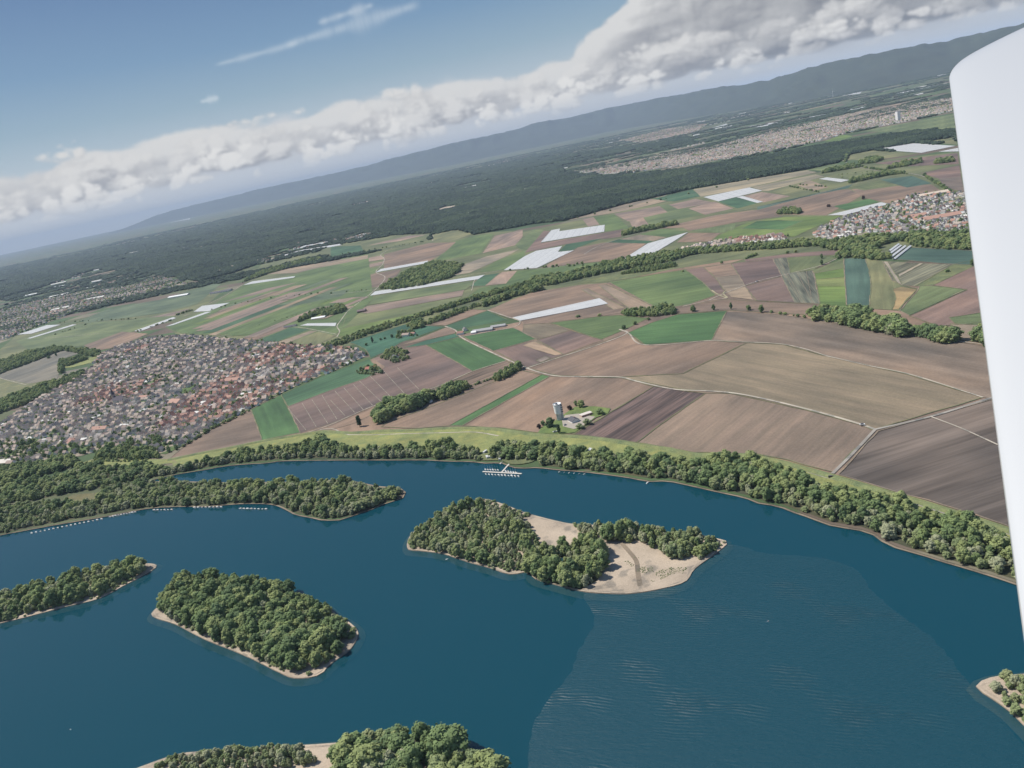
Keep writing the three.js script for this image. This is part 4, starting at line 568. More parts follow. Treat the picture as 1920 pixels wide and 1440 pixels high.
function trunk(seed, bark = 0.025) {
  const r = rng(seed), gs = [new THREE.CylinderGeometry(bark * 0.45, bark, 0.6, 7).translate(0, 0.3, 0)];
  for (let i = 0; i < 3; i++) { const g = new THREE.CylinderGeometry(bark * 0.2, bark * 0.45, 0.35, 5); g.translate(0, 0.17, 0); g.rotateZ(0.6 + 0.3 * r()); g.rotateY(i * 2.1 + r()); g.translate(0, 0.28 + 0.08 * i, 0); gs.push(g); }
  return mergeGeometries(gs.map((g) => { g.deleteAttribute('uv'); return g.index ? g.toNonIndexed() : g; }));
}
const CROWNS = { broad: [1, 2, 3, 4].map((s) => crown('broad', s)), tall: [5, 6, 7, 8].map((s) => crown('tall', s)), column: [9, 10].map((s) => crown('column', s)), bush: [11, 12].map((s) => crown('bush', s)) };
const TRUNK = trunk(3), LUMP = [21, 22, 23].map((s) => { const r = rng(s), gs = []; for (let i = 0; i < 4; i++) { const g = ico(0.34 + 0.12 * r(), 1, s * 5 + i, 0.9, 0.4); g.translate((r() - 0.5) * 0.6, 0.35 + 0.25 * r(), (r() - 0.5) * 0.6); gs.push(g); } return mergeGeometries(gs); });
const leafMat = (r, g, b) => new THREE.MeshPhysicalMaterial({ color: col(r, g, b), roughness: 1, transmission: 0.12, thickness: 0, specularIntensity: 0.3 });
const WILLOW = [[0.300, 0.332, 0.166], [0.262, 0.310, 0.146], [0.355, 0.372, 0.230], [0.218, 0.268, 0.130]].map((c) => leafMat(...c));
const POPLAR = [[0.215, 0.278, 0.112], [0.172, 0.235, 0.100], [0.272, 0.318, 0.132], [0.132, 0.190, 0.088]].map((c) => leafMat(...c));
const barkMat = new THREE.MeshStandardMaterial({ color: col(0.16, 0.125, 0.095), roughness: 1 }), white = new THREE.Color(1, 1, 1);
const stuffLeaf = new THREE.MeshPhysicalMaterial({ color: col(1, 1, 1), roughness: 1, transmission: 0.12, thickness: 0, specularIntensity: 0.3 }), farLeaf = new THREE.MeshStandardMaterial({ color: col(1, 1, 1), roughness: 1 });
const WOOD_NAME = { A: ['on the spit island at the left edge', 'spit island'], B: ['in the dense wood of the diamond-shaped island', 'diamond-shaped island'], C: ['in the big western wood of the largest island', 'largest island'], C2: ['in the ring of trees round the island pond', 'pond ring'], C3: ['along the far side of the sand flats', 'sand flats'], D: ['in the wood at the bottom edge', 'bottom island'], D2: ['in the low scrub at the bottom edge', 'bottom scrub'], E: ['on the island corner at the right edge', 'right island corner'], P: ['on the long peninsula with moored boats', 'peninsula'], L: ['in the floodplain wood at the left edge', 'floodplain wood'], L2: ['in the wood between village and floodplain', 'village wood'], L3: ['in the wood below the village', 'village wood'], N1: ['along the narrow channel shore', 'channel shore'], N2: ['in the long shore belt below the dyke', 'shore belt'], N3: ['among the camp site pitches', 'camp site'] };
const KIND = { w: ['willow_tree', 'willow', WILLOW, 'broad', 9.5, ['grey-green', 'olive', 'silvery', 'dull green']], p: ['poplar_tree', 'poplar', POPLAR, 'tall', 14, ['mid green', 'deep green', 'bright green', 'dark green']] };
const allTrees = [], POND_MID = [0, 1].map((k) => POND.filter((v, i) => i % 2 === k).reduce((a, b) => a + b, 0) / (POND.length / 2));
WOODS.forEach(([key, step, mix, poly], wi) => {
  const r = rng(900 + wi);
  for (const [x, z] of scatter(poly, step, 300 + wi)) {
    if (key === 'C2' && inside(POND.map((v, i) => lerp(POND_MID[i % 2], v, 1.22)), x, z)) continue;
    let k = mix[Math.floor(r() * mix.length)]; if (mix.length > 1 && mix[0] === mix[1] && r() < 0.16) k = mix[0] === 'p' ? 'w' : 'p';
    if (key === 'N2' || key === 'N1') { let dd = 1e9; for (let i = 0; i < shoreN.length; i += 2) dd = Math.min(dd, Math.hypot(shoreN[i] - x, shoreN[i + 1] - z)); k = r() < (dd < 24 ? 0.85 : 0.22) ? 'w' : 'p'; }
    const clump = vnoise(x / 28, z / 28, 5), h = KIND[k][4] * (0.55 + 0.65 * r()) * (0.72 + 0.56 * clump) * (key === 'D2' ? 0.75 : 1) * ({ A: 1.15, B: 1.12, D: 1.25, R1: 1.8, R2: 1.75, R3: 1.6, H1: 1.4, H2: 1.05, K1: 0.72, K3: 0.7, K4: 0.8, K5: 1.2, K6: 1.1, F1: 0.75, F2: 0.7, F3: 0.7 }[key] ?? 1), wd = h * (0.80 + 0.5 * r()) * clamp(step / 7.5, 0.85, 1.2);
    allTrees.push({ key, k, x, z, h, wd, shape: r() < 0.26 ? (k === 'p' ? 'broad' : 'tall') : KIND[k][3], turn: r() * 6.28, v: Math.floor(r() * 4), m: Math.floor(clamp(vnoise(x / 18, z / 18, 8) * 2.2 + r() * 2.2 - 0.2, 0, 3.99)), seen: inFrame(x, z) ? h / Math.hypot(x, z, EYE) : 0 });
  }
});
{ // leaf litter and undergrowth beneath the lakeside woods
  const litter = new THREE.MeshStandardMaterial({ color: col(0.115, 0.115, 0.06), map: grassT, roughness: 1 });
  WOODS.filter((w) => ['P', 'L', 'L2', 'N1', 'N2', 'C2'].includes(w[0])).forEach((w, i) => structure('woodland_floor', flat(w[3], 0.73 + 0.01 * i), litter));
}
function tree(name, label, cat, grp, x, z, h, w, turn, geo, mat) {
  const g = group(name, x, z, turn); g.scale.set(w, h, w);
  part('trunk', TRUNK, barkMat, g); part('crown', geo, mat, g); tag(g, label, cat, grp); return g;
}
const woodBox = Object.fromEntries(WOODS.map((w) => [w[0], box(w[3])])), sector = (t) => { const [a, b, c, d] = woodBox[t.key], u = (t.x - a) / (b - a), v = (t.z - c) / (d - c); return (v > 0.5 ? 'front ' : 'rear ') + (u < 0.33 ? 'left' : u < 0.67 ? 'middle' : 'right'); };
for (const k of ['w', 'p']) {
  const [name, kind, M, shape, hh, hue] = KIND[k];
  const list = allTrees.filter((t) => t.k === k && WOOD_NAME[t.key]).sort((a, b) => b.seen - a.seen).slice(0, 300);
  for (const t of list) { t.done = true; const look = (t.h > hh * 1.05 ? 'tall ' : t.h < hh * 0.75 ? 'low ' : '') + hue[t.m] + ' ' + kind; tree(name, look + ' ' + WOOD_NAME[t.key][0] + ', ' + sector(t) + ' part', 'tree', kind + 's, ' + WOOD_NAME[t.key][1], t.x, t.z, t.h, t.wd, t.turn, CROWNS[t.shape][t.v], M[t.m]); }
}
function instanced(name, label, cat, geo, mat, list, colorOf) {      // list: [x, y, z, sx, sy, sz, turn]
  if (!list.length) return; const m = new THREE.InstancedMesh(geo, mat, list.length), q = new THREE.Quaternion(), M = new THREE.Matrix4(), up = new THREE.Vector3(0, 1, 0);
  list.forEach((t, i) => { m.setMatrixAt(i, M.compose(new THREE.Vector3(t[0], t[1], t[2]), q.setFromAxisAngle(up, t[6]), new THREE.Vector3(t[3], t[4], t[5]))); if (colorOf) m.setColorAt(i, colorOf(t, i)); });
  m.name = numbered(name); m.userData.kind = 'stuff'; if (label) tag(m, label, cat); m.castShadow = m.receiveShadow = true; return m;
}
{
  const by = new Map();
  for (const t of allTrees) if (!t.done) { const K = (WOOD_NAME[t.key] ? t.key : t.key[0] + '*') + '|' + t.k + '|' + t.v + '|' + t.shape; if (!by.has(K)) by.set(K, []); by.get(K).push(t); }
  const woods = new Map(), FIELDNAME = { 'H*': 'hedge of trees between the lakeside fields', 'R*': 'row of tall trees across the right fields', 'K*': 'tree belt along the canal', 'G*': 'wood round the gravel pit', 'S*': 'trees at the foot of the right village', 'W*': 'woods round the meadow at the left edge', 'M*': 'hedges and copses between the far fields', 'V*': 'trees round the nursery sheds', 'F*': 'farmyard trees round the lakeside farms' };
  for (const [K, list] of by) {
    const [key, k, v, shape] = K.split('|');
    if (!woods.has(key)) { const g = new THREE.Group(); g.name = numbered('woodland'); g.userData.kind = 'stuff'; tag(g, WOOD_NAME[key] ? 'dense tree cover ' + WOOD_NAME[key][0] : FIELDNAME[key], 'woodland'); scene.add(g); woods.set(key, g); }
    const M = KIND[k][2], m = instanced('foliage', null, null, CROWNS[shape][v], stuffLeaf, list.map((t) => [t.x, 0.6 - 0.06 * t.h, t.z, t.wd, t.h, t.wd, t.turn]), (t, i) => M[list[i].m].color);
    m.name = 'foliage'; woods.get(key).add(m);
  }
}
// big closed forest and scattered copses out on the plain
{
  const r = rng(5150), lists = [[], [], []], [a, b, c, d] = box(FOREST);
  const put = (x, z, cell) => { const w = cell * (1.15 + 0.6 * r()), h = (13 + 7 * r()) * (0.8 + 0.5 * vnoise(x / 240, z / 240, 3)) * clamp(cell / 18, 1, 1.35); lists[Math.floor(r() * 3)].push([x, -1, z, w, h, w, r() * 6.28]); };
  for (let z = c, cell; z < d; z += cell * 0.9) { cell = clamp(-z * 0.0031, 11, 60); for (let x = a; x < b; x += cell) { const X = x + (r() - 0.5) * cell, Z = z + (r() - 0.5) * cell; if (inside(FOREST, X, Z) && !CLEARINGS.some((p) => inside(p, X, Z)) && vnoise(X / 500, Z / 260, 31) + 0.25 * vnoise(X / 90, Z / 90, 7) > (Z < -9000 ? 0.36 : Z < -6500 ? 0.24 : 0.14)) put(X, Z, cell); } }
  const forest = new THREE.Group(); forest.name = 'forest'; forest.userData.kind = 'stuff'; tag(forest, 'broad dark forest stretching across the plain', 'forest'); scene.add(forest);
  const F = [[0.026, 0.046, 0.027], [0.034, 0.058, 0.031], [0.019, 0.036, 0.023], [0.046, 0.072, 0.036]].map((q) => col(...q));
  lists.forEach((l, i) => { const m = instanced('canopy', null, null, LUMP[i], farLeaf, l, (t) => F[Math.floor(clamp(vnoise(t[0] / 160, t[2] / 160, 12) * 5 - 0.6 + hash(t[0], t[2], 4) * 0.8, 0, 3.99))]); m.name = 'canopy'; forest.add(m); });
  console.log('forest', lists.map((l) => l.length).join());
  const cop = [[], [], []];
  for (let i = 0; i < 90000; i++) { const az = lerp(-33, 36, r()) * 0.0174533, D = 4200 + 17000 * Math.pow(r(), 1.5), x = Math.sin(az) * D, z = -Math.cos(az) * D; if (inside(FOREST, x, z) || vnoise(x / 900, z / 260, 17) + 0.5 * vnoise(x / 200, z / 120, 18) < 0.80) continue; if (D < 7000 && (inside(TOWNS.T3[1], x, z) || inFields(x, z))) continue; const cell = D * 0.0028; cop[i % 3].push([x, -1, z, cell * (1.2 + r()), 11 + 6 * r(), cell * (1 + r()), r() * 6.28]); }
  const g = new THREE.Group(); g.name = 'distant_copses'; g.userData.kind = 'stuff'; tag(g, 'distant copses and hedgerows scattered over the far plain', 'woodland'); scene.add(g);
  cop.forEach((l, i) => { const m = instanced('canopy', null, null, LUMP[i], farLeaf, l, (t) => F[Math.floor(hash(t[0], t[2], 6) * 3.99)]); m.name = 'canopy'; g.add(m); });
  console.log('copses', cop.map((l) => l.length).join());
}
function inFields(x, z) { for (let i = 2; i < FIELDS.length; i++) if (inside(FIELDS[i][3], x, z)) return true; for (let i = 1; i < FILMS.length; i += 2) if (inside(FILMS[i], x, z)) return true; return false; }
// single trees
const columnMat = leafMat(0.045, 0.075, 0.038), redMat = leafMat(0.075, 0.05, 0.04);
const single = (name, label, shape, h, w, mat, x, z) => tree(name, label, 'tree', null, x, z, h, w, x % 6, CROWNS[shape][Math.abs(Math.round(x)) % CROWNS[shape].length], mat);
single('round_tree', 'round dark tree standing left of the field corner hedge, first of five in a row', 'broad', 13, 15, POPLAR[1], 390.5,-1573);
single('ash_tree', 'slender tree, second in the row above the green field', 'tall', 13, 10, POPLAR[3], 425,-1547.5);
single('ash_tree', 'thin bare-stemmed tree, third in the row above the green field', 'tall', 14, 8, POPLAR[3], 454,-1527);
single('round_tree', 'round tree, fourth in the row above the brown field', 'broad', 11, 11, POPLAR[1], 477,-1491);
single('round_tree', 'tall round tree, last of the row above the brown field', 'tall', 15, 14, POPLAR[1], 489.5,-1456.5);
single('round_tree', 'lone round bush beside the right end of the long white film', 'bush', 6, 11, POPLAR[1], 175,-1737.5);
single('round_tree', 'low bush between lone bush and copse', 'bush', 6, 10, POPLAR[2], 218,-1704.5);
single('round_tree', 'dark round tree at the track corner of the green wedge', 'broad', 9, 11, POPLAR[3], 242,-1550);
single('round_tree', 'second round tree along the green wedge', 'broad', 8, 9, POPLAR[1], 268.5,-1565);
single('round_tree', 'smallest round tree along the green wedge', 'bush', 6, 8, POPLAR[1], 299.5,-1581);
single('poplar_tree', 'dark columnar poplar standing alone above the dyke path', 'column', 21, 20, columnMat, -263.8,-1277);
single('cypress_tree', 'narrow dark cypress in front of the water tower', 'column', 15, 12, columnMat, 50.7,-1050.7);
single('round_tree', 'big dark tree left of the water tower', 'broad', 15, 16, POPLAR[3], 41.3,-1083.7);
single('round_tree', 'small brownish tree at the left corner of the tower plot', 'bush', 7, 7, redMat, 25.3,-1089);
single('round_tree', 'small tree next to the brownish one left of the tower', 'bush', 8, 7, POPLAR[3], 31.6,-1096.8);
single('round_tree', 'small copper tree right behind the water tower', 'bush', 8, 8, redMat, 77.6,-1138.5);
single('round_tree', 'broad tree on the lawn behind the water tower', 'broad', 12, 14, POPLAR[2], 95.8,-1139.3);
single('round_tree', 'slim tree at the left of the broad lawn tree', 'tall', 9, 8, POPLAR[1], 88.6,-1152.1);
single('round_tree', 'round tree at the right tip of the tower lawn', 'bush', 9, 12, POPLAR[1], 116.7,-1092.6);
single('round_tree', 'bushy tree in front of the dark-roofed house', 'bush', 8, 11, WILLOW[3], 80.8,-1052.2);
single('round_tree', 'bushy tree right of the dark-roofed house', 'bush', 9, 12, WILLOW[3], 93.1,-1062.7);
single('cypress_tree', 'lone cypress in the blue-green field left of the farms', 'column', 17, 14, columnMat, -313.5,-1929.5);
single('round_tree', 'dark tree left of the upper farmyard', 'broad', 9, 9, POPLAR[3], -266.5,-1944.5);
single('round_tree', 'tiny tree on the farm track, right of two', 'bush', 6, 7, POPLAR[3], -284,-1943);
single('round_tree', 'tiny tree on the farm track, left of two', 'bush', 6, 7, POPLAR[3], -294.5,-1941);
single('round_tree', 'small tree at the start of the farm track', 'bush', 7, 8, POPLAR[3], -328,-1914);
single('round_tree', 'tree in the olive plot above the striped greens', 'tall', 13, 9, POPLAR[3], 732,-1743);
single('round_tree', 'tree behind the one in the olive plot', 'tall', 12, 9, POPLAR[3], 760.5,-1808);
single('round_tree', 'dark spreading tree by the wing at the field margin', 'broad', 13, 13, POPLAR[3], 907,-1472);
single('round_tree', 'bush on the grassy margin near the wing', 'bush', 6, 10, POPLAR[1], 853,-1465);
single('round_tree', 'lone tree on bare soil above the right village', 'broad', 13, 13, redMat, 1215,-2532.5);
single('round_tree', 'lone tree left of the green square above the village', 'bush', 9, 14, redMat, 1101.5,-2530);
single('round_tree', 'tall tree in the middle of the grey meadow at the left edge', 'tall', 16, 10, POPLAR[3], -1565.5,-2848.5);
single('round_tree', 'round tree in the grey meadow', 'broad', 10, 14, POPLAR[1], -1585.5,-2835);
single('round_tree', 'small tree in the grey meadow', 'bush', 7, 10, POPLAR[1], -1667.5,-2895);
single('round_tree', 'dark tree on the meadow below the village orchard', 'broad', 11, 10, POPLAR[3], -659.3,-1309.4);
single('round_tree', 'bright yellow-green tree among the village roofs', 'broad', 11, 12, leafMat(0.24, 0.22, 0.06), -726,-1638);
// roadside and garden bushes
{
  const r = rng(61), L = [];
  const row = (line, step, h, skip = 0.3) => { const p = pts(line); for (let i = 1; i < p.length; i++) { const n = Math.ceil(p[i].distanceTo(p[i - 1]) / step); for (let j = 0; j < n; j++) { if (r() < skip) continue; const q = p[i - 1].clone().lerp(p[i], (j + r()) / n), s = h * (0.6 + 0.8 * r()); L.push([q.x + (r() - 0.5) * 4, 0.6, q.y + (r() - 0.5) * 4, s * 1.3, s, s * 1.3, r() * 6]); } } };
  row([1453,-3857,1278,-3804,1010.5,-3763,752.5,-3745,398,-3738], 55, 8); row([-586,-2958.5,-413,-2849.5], 40, 5); row([-19,-2681.5,118.5,-2569,285,-2442,403.5,-2366], 36, 6); row([-798,-4457,-573,-4310,-275,-4135], 26, 6); row([159.5,-2533.5,309,-2382,414,-2337.5], 30, 6);
  row([-1129.5,-3217,-1031.5,-3257.5,-836,-3175,-639.5,-3035], 30, 5); row([-1352,-3037,-1252.5,-3164], 10, 5, 0.1); row([-1282.5,-3280.5,-1230,-3337], 6, 7, 0.1); row([-1902.5,-3497.5,-1813,-3665], 14, 5); row([-2120,-3985,-1771,-3681,-1509.5,-3449], 22, 5); row([-769,-2569.5,-639.5,-2625.5], 20, 4);
  row([1554.5,-2793,1426.5,-2461,1350,-2264.5], 14, 9, 0.2); row([1818,-3953,1891,-4068,1708,-3709], 8, 9, 0.1); row([1615.5,-3342.5,1550,-2889.5], 14, 8, 0.2); row([1261.5,-3249.5,1229,-2875], 12, 6); row([1297,-3228.5,1307.5,-2984], 16, 5); row([482,-1993,567.5,-2002,693,-1967,804,-1909], 24, 6, 0.5); row([383,-2184.5,485.5,-2115.5], 16, 6);
  row([646.5,-1990,681,-2009], 5, 7, 0.1); row([1544.5,-3071.5,1436,-3197.5], 22, 4); row([1573.5,-3157.5,1472,-3301], 22, 4); row([-517,-1531,-572.5,-1452,-603,-1374], 6, 5, 0.15); row([-75.9,-1372.5,-31.1,-1394.4], 7, 4, 0.2); row([502.5,-1442.5,533.7,-1360.7], 8, 4, 0.2); row([-261.9,-1162,-235,-1146.5,-192.1,-1128.5,-158.6,-1113.5], 6, 4, 0.35); row([-785,-1408.5,-645.2,-1330.9], 7, 4, 0.1); row([-784.5,-1419,-644,-1340.3], 7, 4, 0.1); row([-784,-1429.5,-642.8,-1349.7], 7, 4, 0.1);
  const m = instanced('hedge_bushes', 'small bushes lining tracks, hedges and orchard rows', 'bushes', CROWNS.bush[0], stuffLeaf, L, (t) => POPLAR[Math.floor(hash(t[0] * 3, t[2] * 3, 2) * 3.99)].color); scene.add(m);
  const B = []; for (const [x, z] of scatter(islandOutline.C, 1.7, 88)) if (vnoise(x / 14, z / 14, 41) + 0.4 * vnoise(x / 4, z / 4, 42) > 0.80 && inside([68.7,-687.2,104.5,-672,122.5,-643.4,104.1,-626.2,76.7,-639.1], x, z)) { const s = 0.25 + 0.55 * r(); B.push([x, 0.55, z, s * 1.6, s, s * 1.6, r() * 6]); }
  const V = []; for (const k of ['A', 'B', 'C', 'D', 'E']) { const P = pts(islandOutline[k]), n = P.length; for (let i = 0; i < n; i++) { const d = P[(i + 1) % n].clone().sub(P[(i + n - 1) % n]).normalize(); for (let j = 0; j < 5; j++) { const o = 2.2 + 6 * r(), x = lerp(P[i].x, P[(i + 1) % n].x, r()) - d.y * o, z = lerp(P[i].y, P[(i + 1) % n].y, r()) + d.x * o; if (vnoise(x / 16, z / 16, 63) + 0.3 * r() < 0.62 || inside([-6.7,-821.6,32.8,-772.6,52.2,-731,92.1,-709.9,116.8,-659.6,153.9,-656.1,115.5,-601.2,16.9,-636.9,49,-679.9,-9.4,-726,-16.9,-808.7], x, z) || inside([-216.7,-519.6,-189.5,-511.6,-186.3,-491.4,-213.1,-501.7], x, z)) continue; const s = 1.2 + 2.4 * r(); V.push([x, 0.55, z, s * 1.5, s, s * 1.5, r() * 6]); } } }
  const vs = instanced('shore_scrub', 'low bushes fringing the island beaches', 'scrub', CROWNS.bush[0], stuffLeaf, V, (t) => (hash(t[0] * 5, t[2] * 5, 3) < 0.5 ? WILLOW : POPLAR)[Math.floor(hash(t[0] * 3, t[2] * 3, 2) * 3.99)].color); scene.add(vs);
  const b = instanced('beach_scrub', 'low scattered scrub on the open sand flat', 'scrub', CROWNS.bush[1], stuffLeaf, B, () => WILLOW[1].color); if (b) scene.add(b);
}

// ---------------------------------------------------------------- buildings
const prism = (profile, len) => { const s = new THREE.Shape(profile.map((p) => new THREE.Vector2(...p))); const g = new THREE.ExtrudeGeometry(s, { depth: len, bevelEnabled: false }); g.translate(0, 0, -len / 2); return g; };
const HOUSE_WALL = prism([[-0.5, 0], [0.5, 0], [0.5, 0.58], [0, 0.97], [-0.5, 0.58]], 1);
const HOUSE_ROOF = prism([[-0.56, 0.535], [-0.5, 0.535], [0, 0.925], [0.5, 0.535], [0.56, 0.535], [0, 1.0]].map(([x, y]) => [x, y + 0.02]), 1.08);
const plaster = [[0.74, 0.72, 0.67], [0.80, 0.79, 0.77], [0.66, 0.62, 0.54], [0.70, 0.66, 0.61]].map((c) => new THREE.MeshStandardMaterial({ color: col(...c), roughness: 0.9 }));
const TILE = [[0.33, 0.185, 0.145], [0.43, 0.255, 0.195], [0.33, 0.255, 0.215], [0.31, 0.28, 0.26], [0.42, 0.35, 0.29], [0.18, 0.165, 0.16], [0.47, 0.37, 0.31], [0.66, 0.64, 0.60]];
const tiles = TILE.map((c) => new THREE.MeshStandardMaterial({ color: col(...c), roughness: 0.85 })), TILE_WORD = ['red', 'light red', 'brown', 'grey', 'weathered tan', 'slate', 'pale clay', 'whitish'];
const unitMat = new THREE.MeshStandardMaterial({ color: col(1, 1, 1), roughness: 0.9 });
function house(name, label, cat, grp, x, z, turn, w, h, l, wall, roof, extra) {
  const g = group(name, x, z, turn); const a = part('wall', HOUSE_WALL, wall, g), b = part('roof', HOUSE_ROOF, roof, g); a.scale.set(w, h, l); b.scale.set(w, h, l);
  if (extra) extra(g); tag(g, label, cat, grp); return g;
}
const TOWN_WORD = { T1: ['in the big left village', 'houses of the big village'], T2: ['in the village beside the wing', 'houses of the right village'], T2b: ['in the row behind the canal trees', 'houses behind the canal trees'], T3: ['in the far town', ''], T4: ['in the left distant town', ''], T5: ['in the far suburbs', ''] };
const houses = [];
function streets(poly, ang, pitch, plot, seed) {                     // plots on both sides of gently bent parallel streets
  const [a, b, c, d] = box(poly), r = rng(seed), o = [], cx = (a + b) / 2, cz = (c + d) / 2, R = Math.hypot(b - a, d - c) / 2, ca = Math.cos(ang), sa = Math.sin(ang);
  for (let q = -R; q < R; q += pitch) for (const side of [-1, 1]) for (let p = -R; p < R; p += plot * (0.85 + 0.3 * r())) {
    const bend = 34 * (vnoise(p / 170, q / 260, seed) - 0.5), Q = q + side * pitch * 0.24 + bend + (r() - 0.5) * 2.5, x = cx + p * ca - Q * sa, z = cz + p * sa + Q * ca;
    if (Math.abs(((p / 120) % 1 + 1) % 1 - 0.5) < 0.045 || !inside(poly, x, z)) continue;
    const dd = (34 * (vnoise((p + 5) / 170, q / 260, seed) - vnoise((p - 5) / 170, q / 260, seed))) / 10; o.push([x, z, -(ang + Math.atan(dd))]);
  }
  return o;
}
for (const [key, [step, poly]] of Object.entries(TOWNS)) {
  const r = rng(key.charCodeAt(1) * 71 + key.length);
  for (const [x, z, dir] of key === 'T1' ? streets(poly, 0.42, 35, 11.5, 91) : key === 'T2' ? streets(poly, 0.9, 40, 15, 92) : scatter(poly, step, key.charCodeAt(1) * 13 + key.length, 0.55)) {
    const green = vnoise(x / 60, z / 60, 33) + 0.3 * vnoise(x / 20, z / 20, 34); if (green > (key === 'T4' ? 0.86 : key === 'T3' ? 0.9 : 1.02) || (key === 'T1' && nearShore(x, z) && r() < 0.62)) continue;
    const st = dir ?? vnoise(x / 190, z / 190, 44) * 2.2, turn = st + (r() < 0.35 ? Math.PI / 2 : 0) + (r() - 0.5) * 0.08, big = r() < 0.06, red = vnoise(x / 130, z / 130, 55);
    const ti = key === 'T4' ? [3, 5, 2, 3, 4, 0][Math.floor(r() * 6)] : key === 'T3' ? [3, 4, 6, 2, 4, 0, 3][Math.floor(r() * 7)] : key === 'T2' ? [3, 0, 3, 5, 1, 4][Math.floor(r() * 6)] : red > 0.60 ? [0, 1, 0, 6][Math.floor(r() * 4)] : red > 0.42 ? [2, 4, 6, 2][Math.floor(r() * 4)] : [3, 4, 6, 2, 4, 3][Math.floor(r() * 6)];
    if (big && hash(x, z, 77) < 0.6) { houses.push({ key, x, z, turn, w: 11, h: 5.5, l: 19, wall: 1, ti: 7, seen: inFrame(x, z) ? 1 / Math.hypot(x, z) : 0 }); continue; }
    houses.push({ key, x, z, turn, w: (6.0 + 2.4 * r()) * (big ? 1.6 : 1) * clamp(step / 20, 1, 1.5), h: (7.5 + 3 * r()) * clamp(step / 22, 1, 1.3), l: (7.4 + 3.6 * r()) * (big ? 1.9 : 1) * clamp(step / 20, 1, 1.5), wall: key === 'T2' || (key === 'T3' && r() < 0.7) ? 1 : Math.floor(r() * 4), ti, seen: inFrame(x, z) ? 1 / Math.hypot(x, z) : 0 });
  }
}
function nearShore(x, z) { return inside([-1190,-1537,-1014,-1513.5,-825.5,-1452.5,-708,-1415.5,-623.3,-1349,-605.5,-1381,-632.5,-1430,-704,-1484.5,-775,-1503,-832.5,-1513.5,-892,-1548,-1016.5,-1639.5,-1132,-1721,-1346.5,-1772], x, z); }
const MARKS = [[-909,-1844, 'near the church'], [-732,-1723, 'near the pink-red roof'], [-630.5,-1821.5, 'near the long red roof'], [-860,-1623.5, 'near the salmon roof'], [-895,-1568, 'near the dark red block'], [-701.5,-1557.5, 'near the flat white hall'], [-1015.5,-1531, 'near the pale hall'], [-553.5,-1489.5, 'by the brown field'], [-452,-1692.5, 'by the green field'], [-1065.5,-1779, 'by the left wood'], [-718,-1441, 'by the lower wood']];
const nearWhat = (h) => (h.key !== 'T1' ? '' : MARKS.reduce((m, p) => (Math.hypot(p[0] - h.x, p[1] - h.z) < Math.hypot(m[0] - h.x, m[1] - h.z) ? p : m))[2]);
houses.filter((h) => TOWN_WORD[h.key][1]).sort((a, b) => b.seen - a.seen).slice(0, 300).forEach((h) => { h.done = true; house('house', TILE_WORD[h.ti] + '-roofed gabled house ' + nearWhat(h) + ' ' + TOWN_WORD[h.key][0], 'house', TOWN_WORD[h.key][1], h.x, h.z, h.turn, h.w, h.h, h.l, plaster[h.wall], tiles[h.ti]); });
for (const key of Object.keys(TOWNS)) {
  const L = houses.filter((h) => h.key === key && !h.done), T = L.map((h) => [h.x, 0.6, h.z, h.w, h.h, h.l, h.turn]); if (!L.length) continue;
  const g = new THREE.Group(); g.name = numbered('distant_houses'); g.userData.kind = 'stuff'; tag(g, 'mass of small roofs ' + TOWN_WORD[key][0], 'houses'); scene.add(g);
  const a = instanced('wall', null, null, HOUSE_WALL, unitMat, T, (t, i) => plaster[L[i].wall].color), b = instanced('roof', null, null, HOUSE_ROOF, unitMat, T, (t, i) => tiles[L[i].ti].color); a.name = 'wall'; b.name = 'roof'; g.add(a, b);
  const r = rng(key.length + 7), C = []; // garden trees between the houses
  for (const [x, z] of scatter(TOWNS[key][1], TOWNS[key][0] * (key === 'T1' ? 0.85 : 1.0), 777)) if (r() < (nearShore(x, z) ? 0.85 : key === 'T4' ? 0.5 : key === 'T1' ? 0.34 : key === 'T3' || key === 'T5' ? 0.18 : 0.35)) { const s = (5 + 6 * r()) * clamp(TOWNS[key][0] / 17, 1, 2); C.push([x + TOWNS[key][0] * 0.5, 0.6, z, s * 0.9, s, s * 0.9, r() * 6]); }
  const t = instanced('garden_trees', 'garden trees between the roofs ' + TOWN_WORD[key][0], 'garden trees', key.length === 2 && TOWNS[key][0] > 20 ? LUMP[0] : CROWNS.bush[1], stuffLeaf, C, (q) => POPLAR[Math.floor(hash(q[0] * 3, q[2] * 3, 9) * 3.99)].color); scene.add(t);
}
{ // pale works halls and hamlets strewn over the distant left of the plain
  const r = rng(3131), A = [], B = [];
  for (let i = 0; i < 210; i++) { const az = lerp(-29, i < 150 ? 4 : 30, r()) * 0.0174533, D = 5200 + 13000 * Math.pow(r(), 1.2), x = Math.sin(az) * D, z = -Math.cos(az) * D; if (D < 6500 && inFields(x, z)) continue; if (r() < 0.45) A.push([x, 0.6, z, 20 + 25 * r(), 10 + 4 * r(), 50 + 120 * r(), 1.35 + 0.4 * r()]); else for (let j = 0; j < 14; j++) B.push([x + (r() - 0.5) * 420, 0.6, z + (r() - 0.5) * 180, 11 + 4 * r(), 10 + 3 * r(), 13 + 8 * r(), r() * 3]); }
  const g = new THREE.Group(); g.name = 'distant_hamlets'; g.userData.kind = 'stuff'; tag(g, 'pale halls and hamlets strewn across the far plain', 'houses'); scene.add(g);
  for (const [n, geo, L, C] of [['wall', HOUSE_WALL, A, () => plaster[1].color], ['roof', HOUSE_ROOF, A, () => tiles[7].color], ['wall', HOUSE_WALL, B, () => plaster[1].color], ['roof', HOUSE_ROOF, B, (t, i) => tiles[[3, 6, 0, 4][i % 4]].color]]) { const m = instanced(n, null, null, geo, unitMat, L, C); m.name = n; g.add(m); }
}
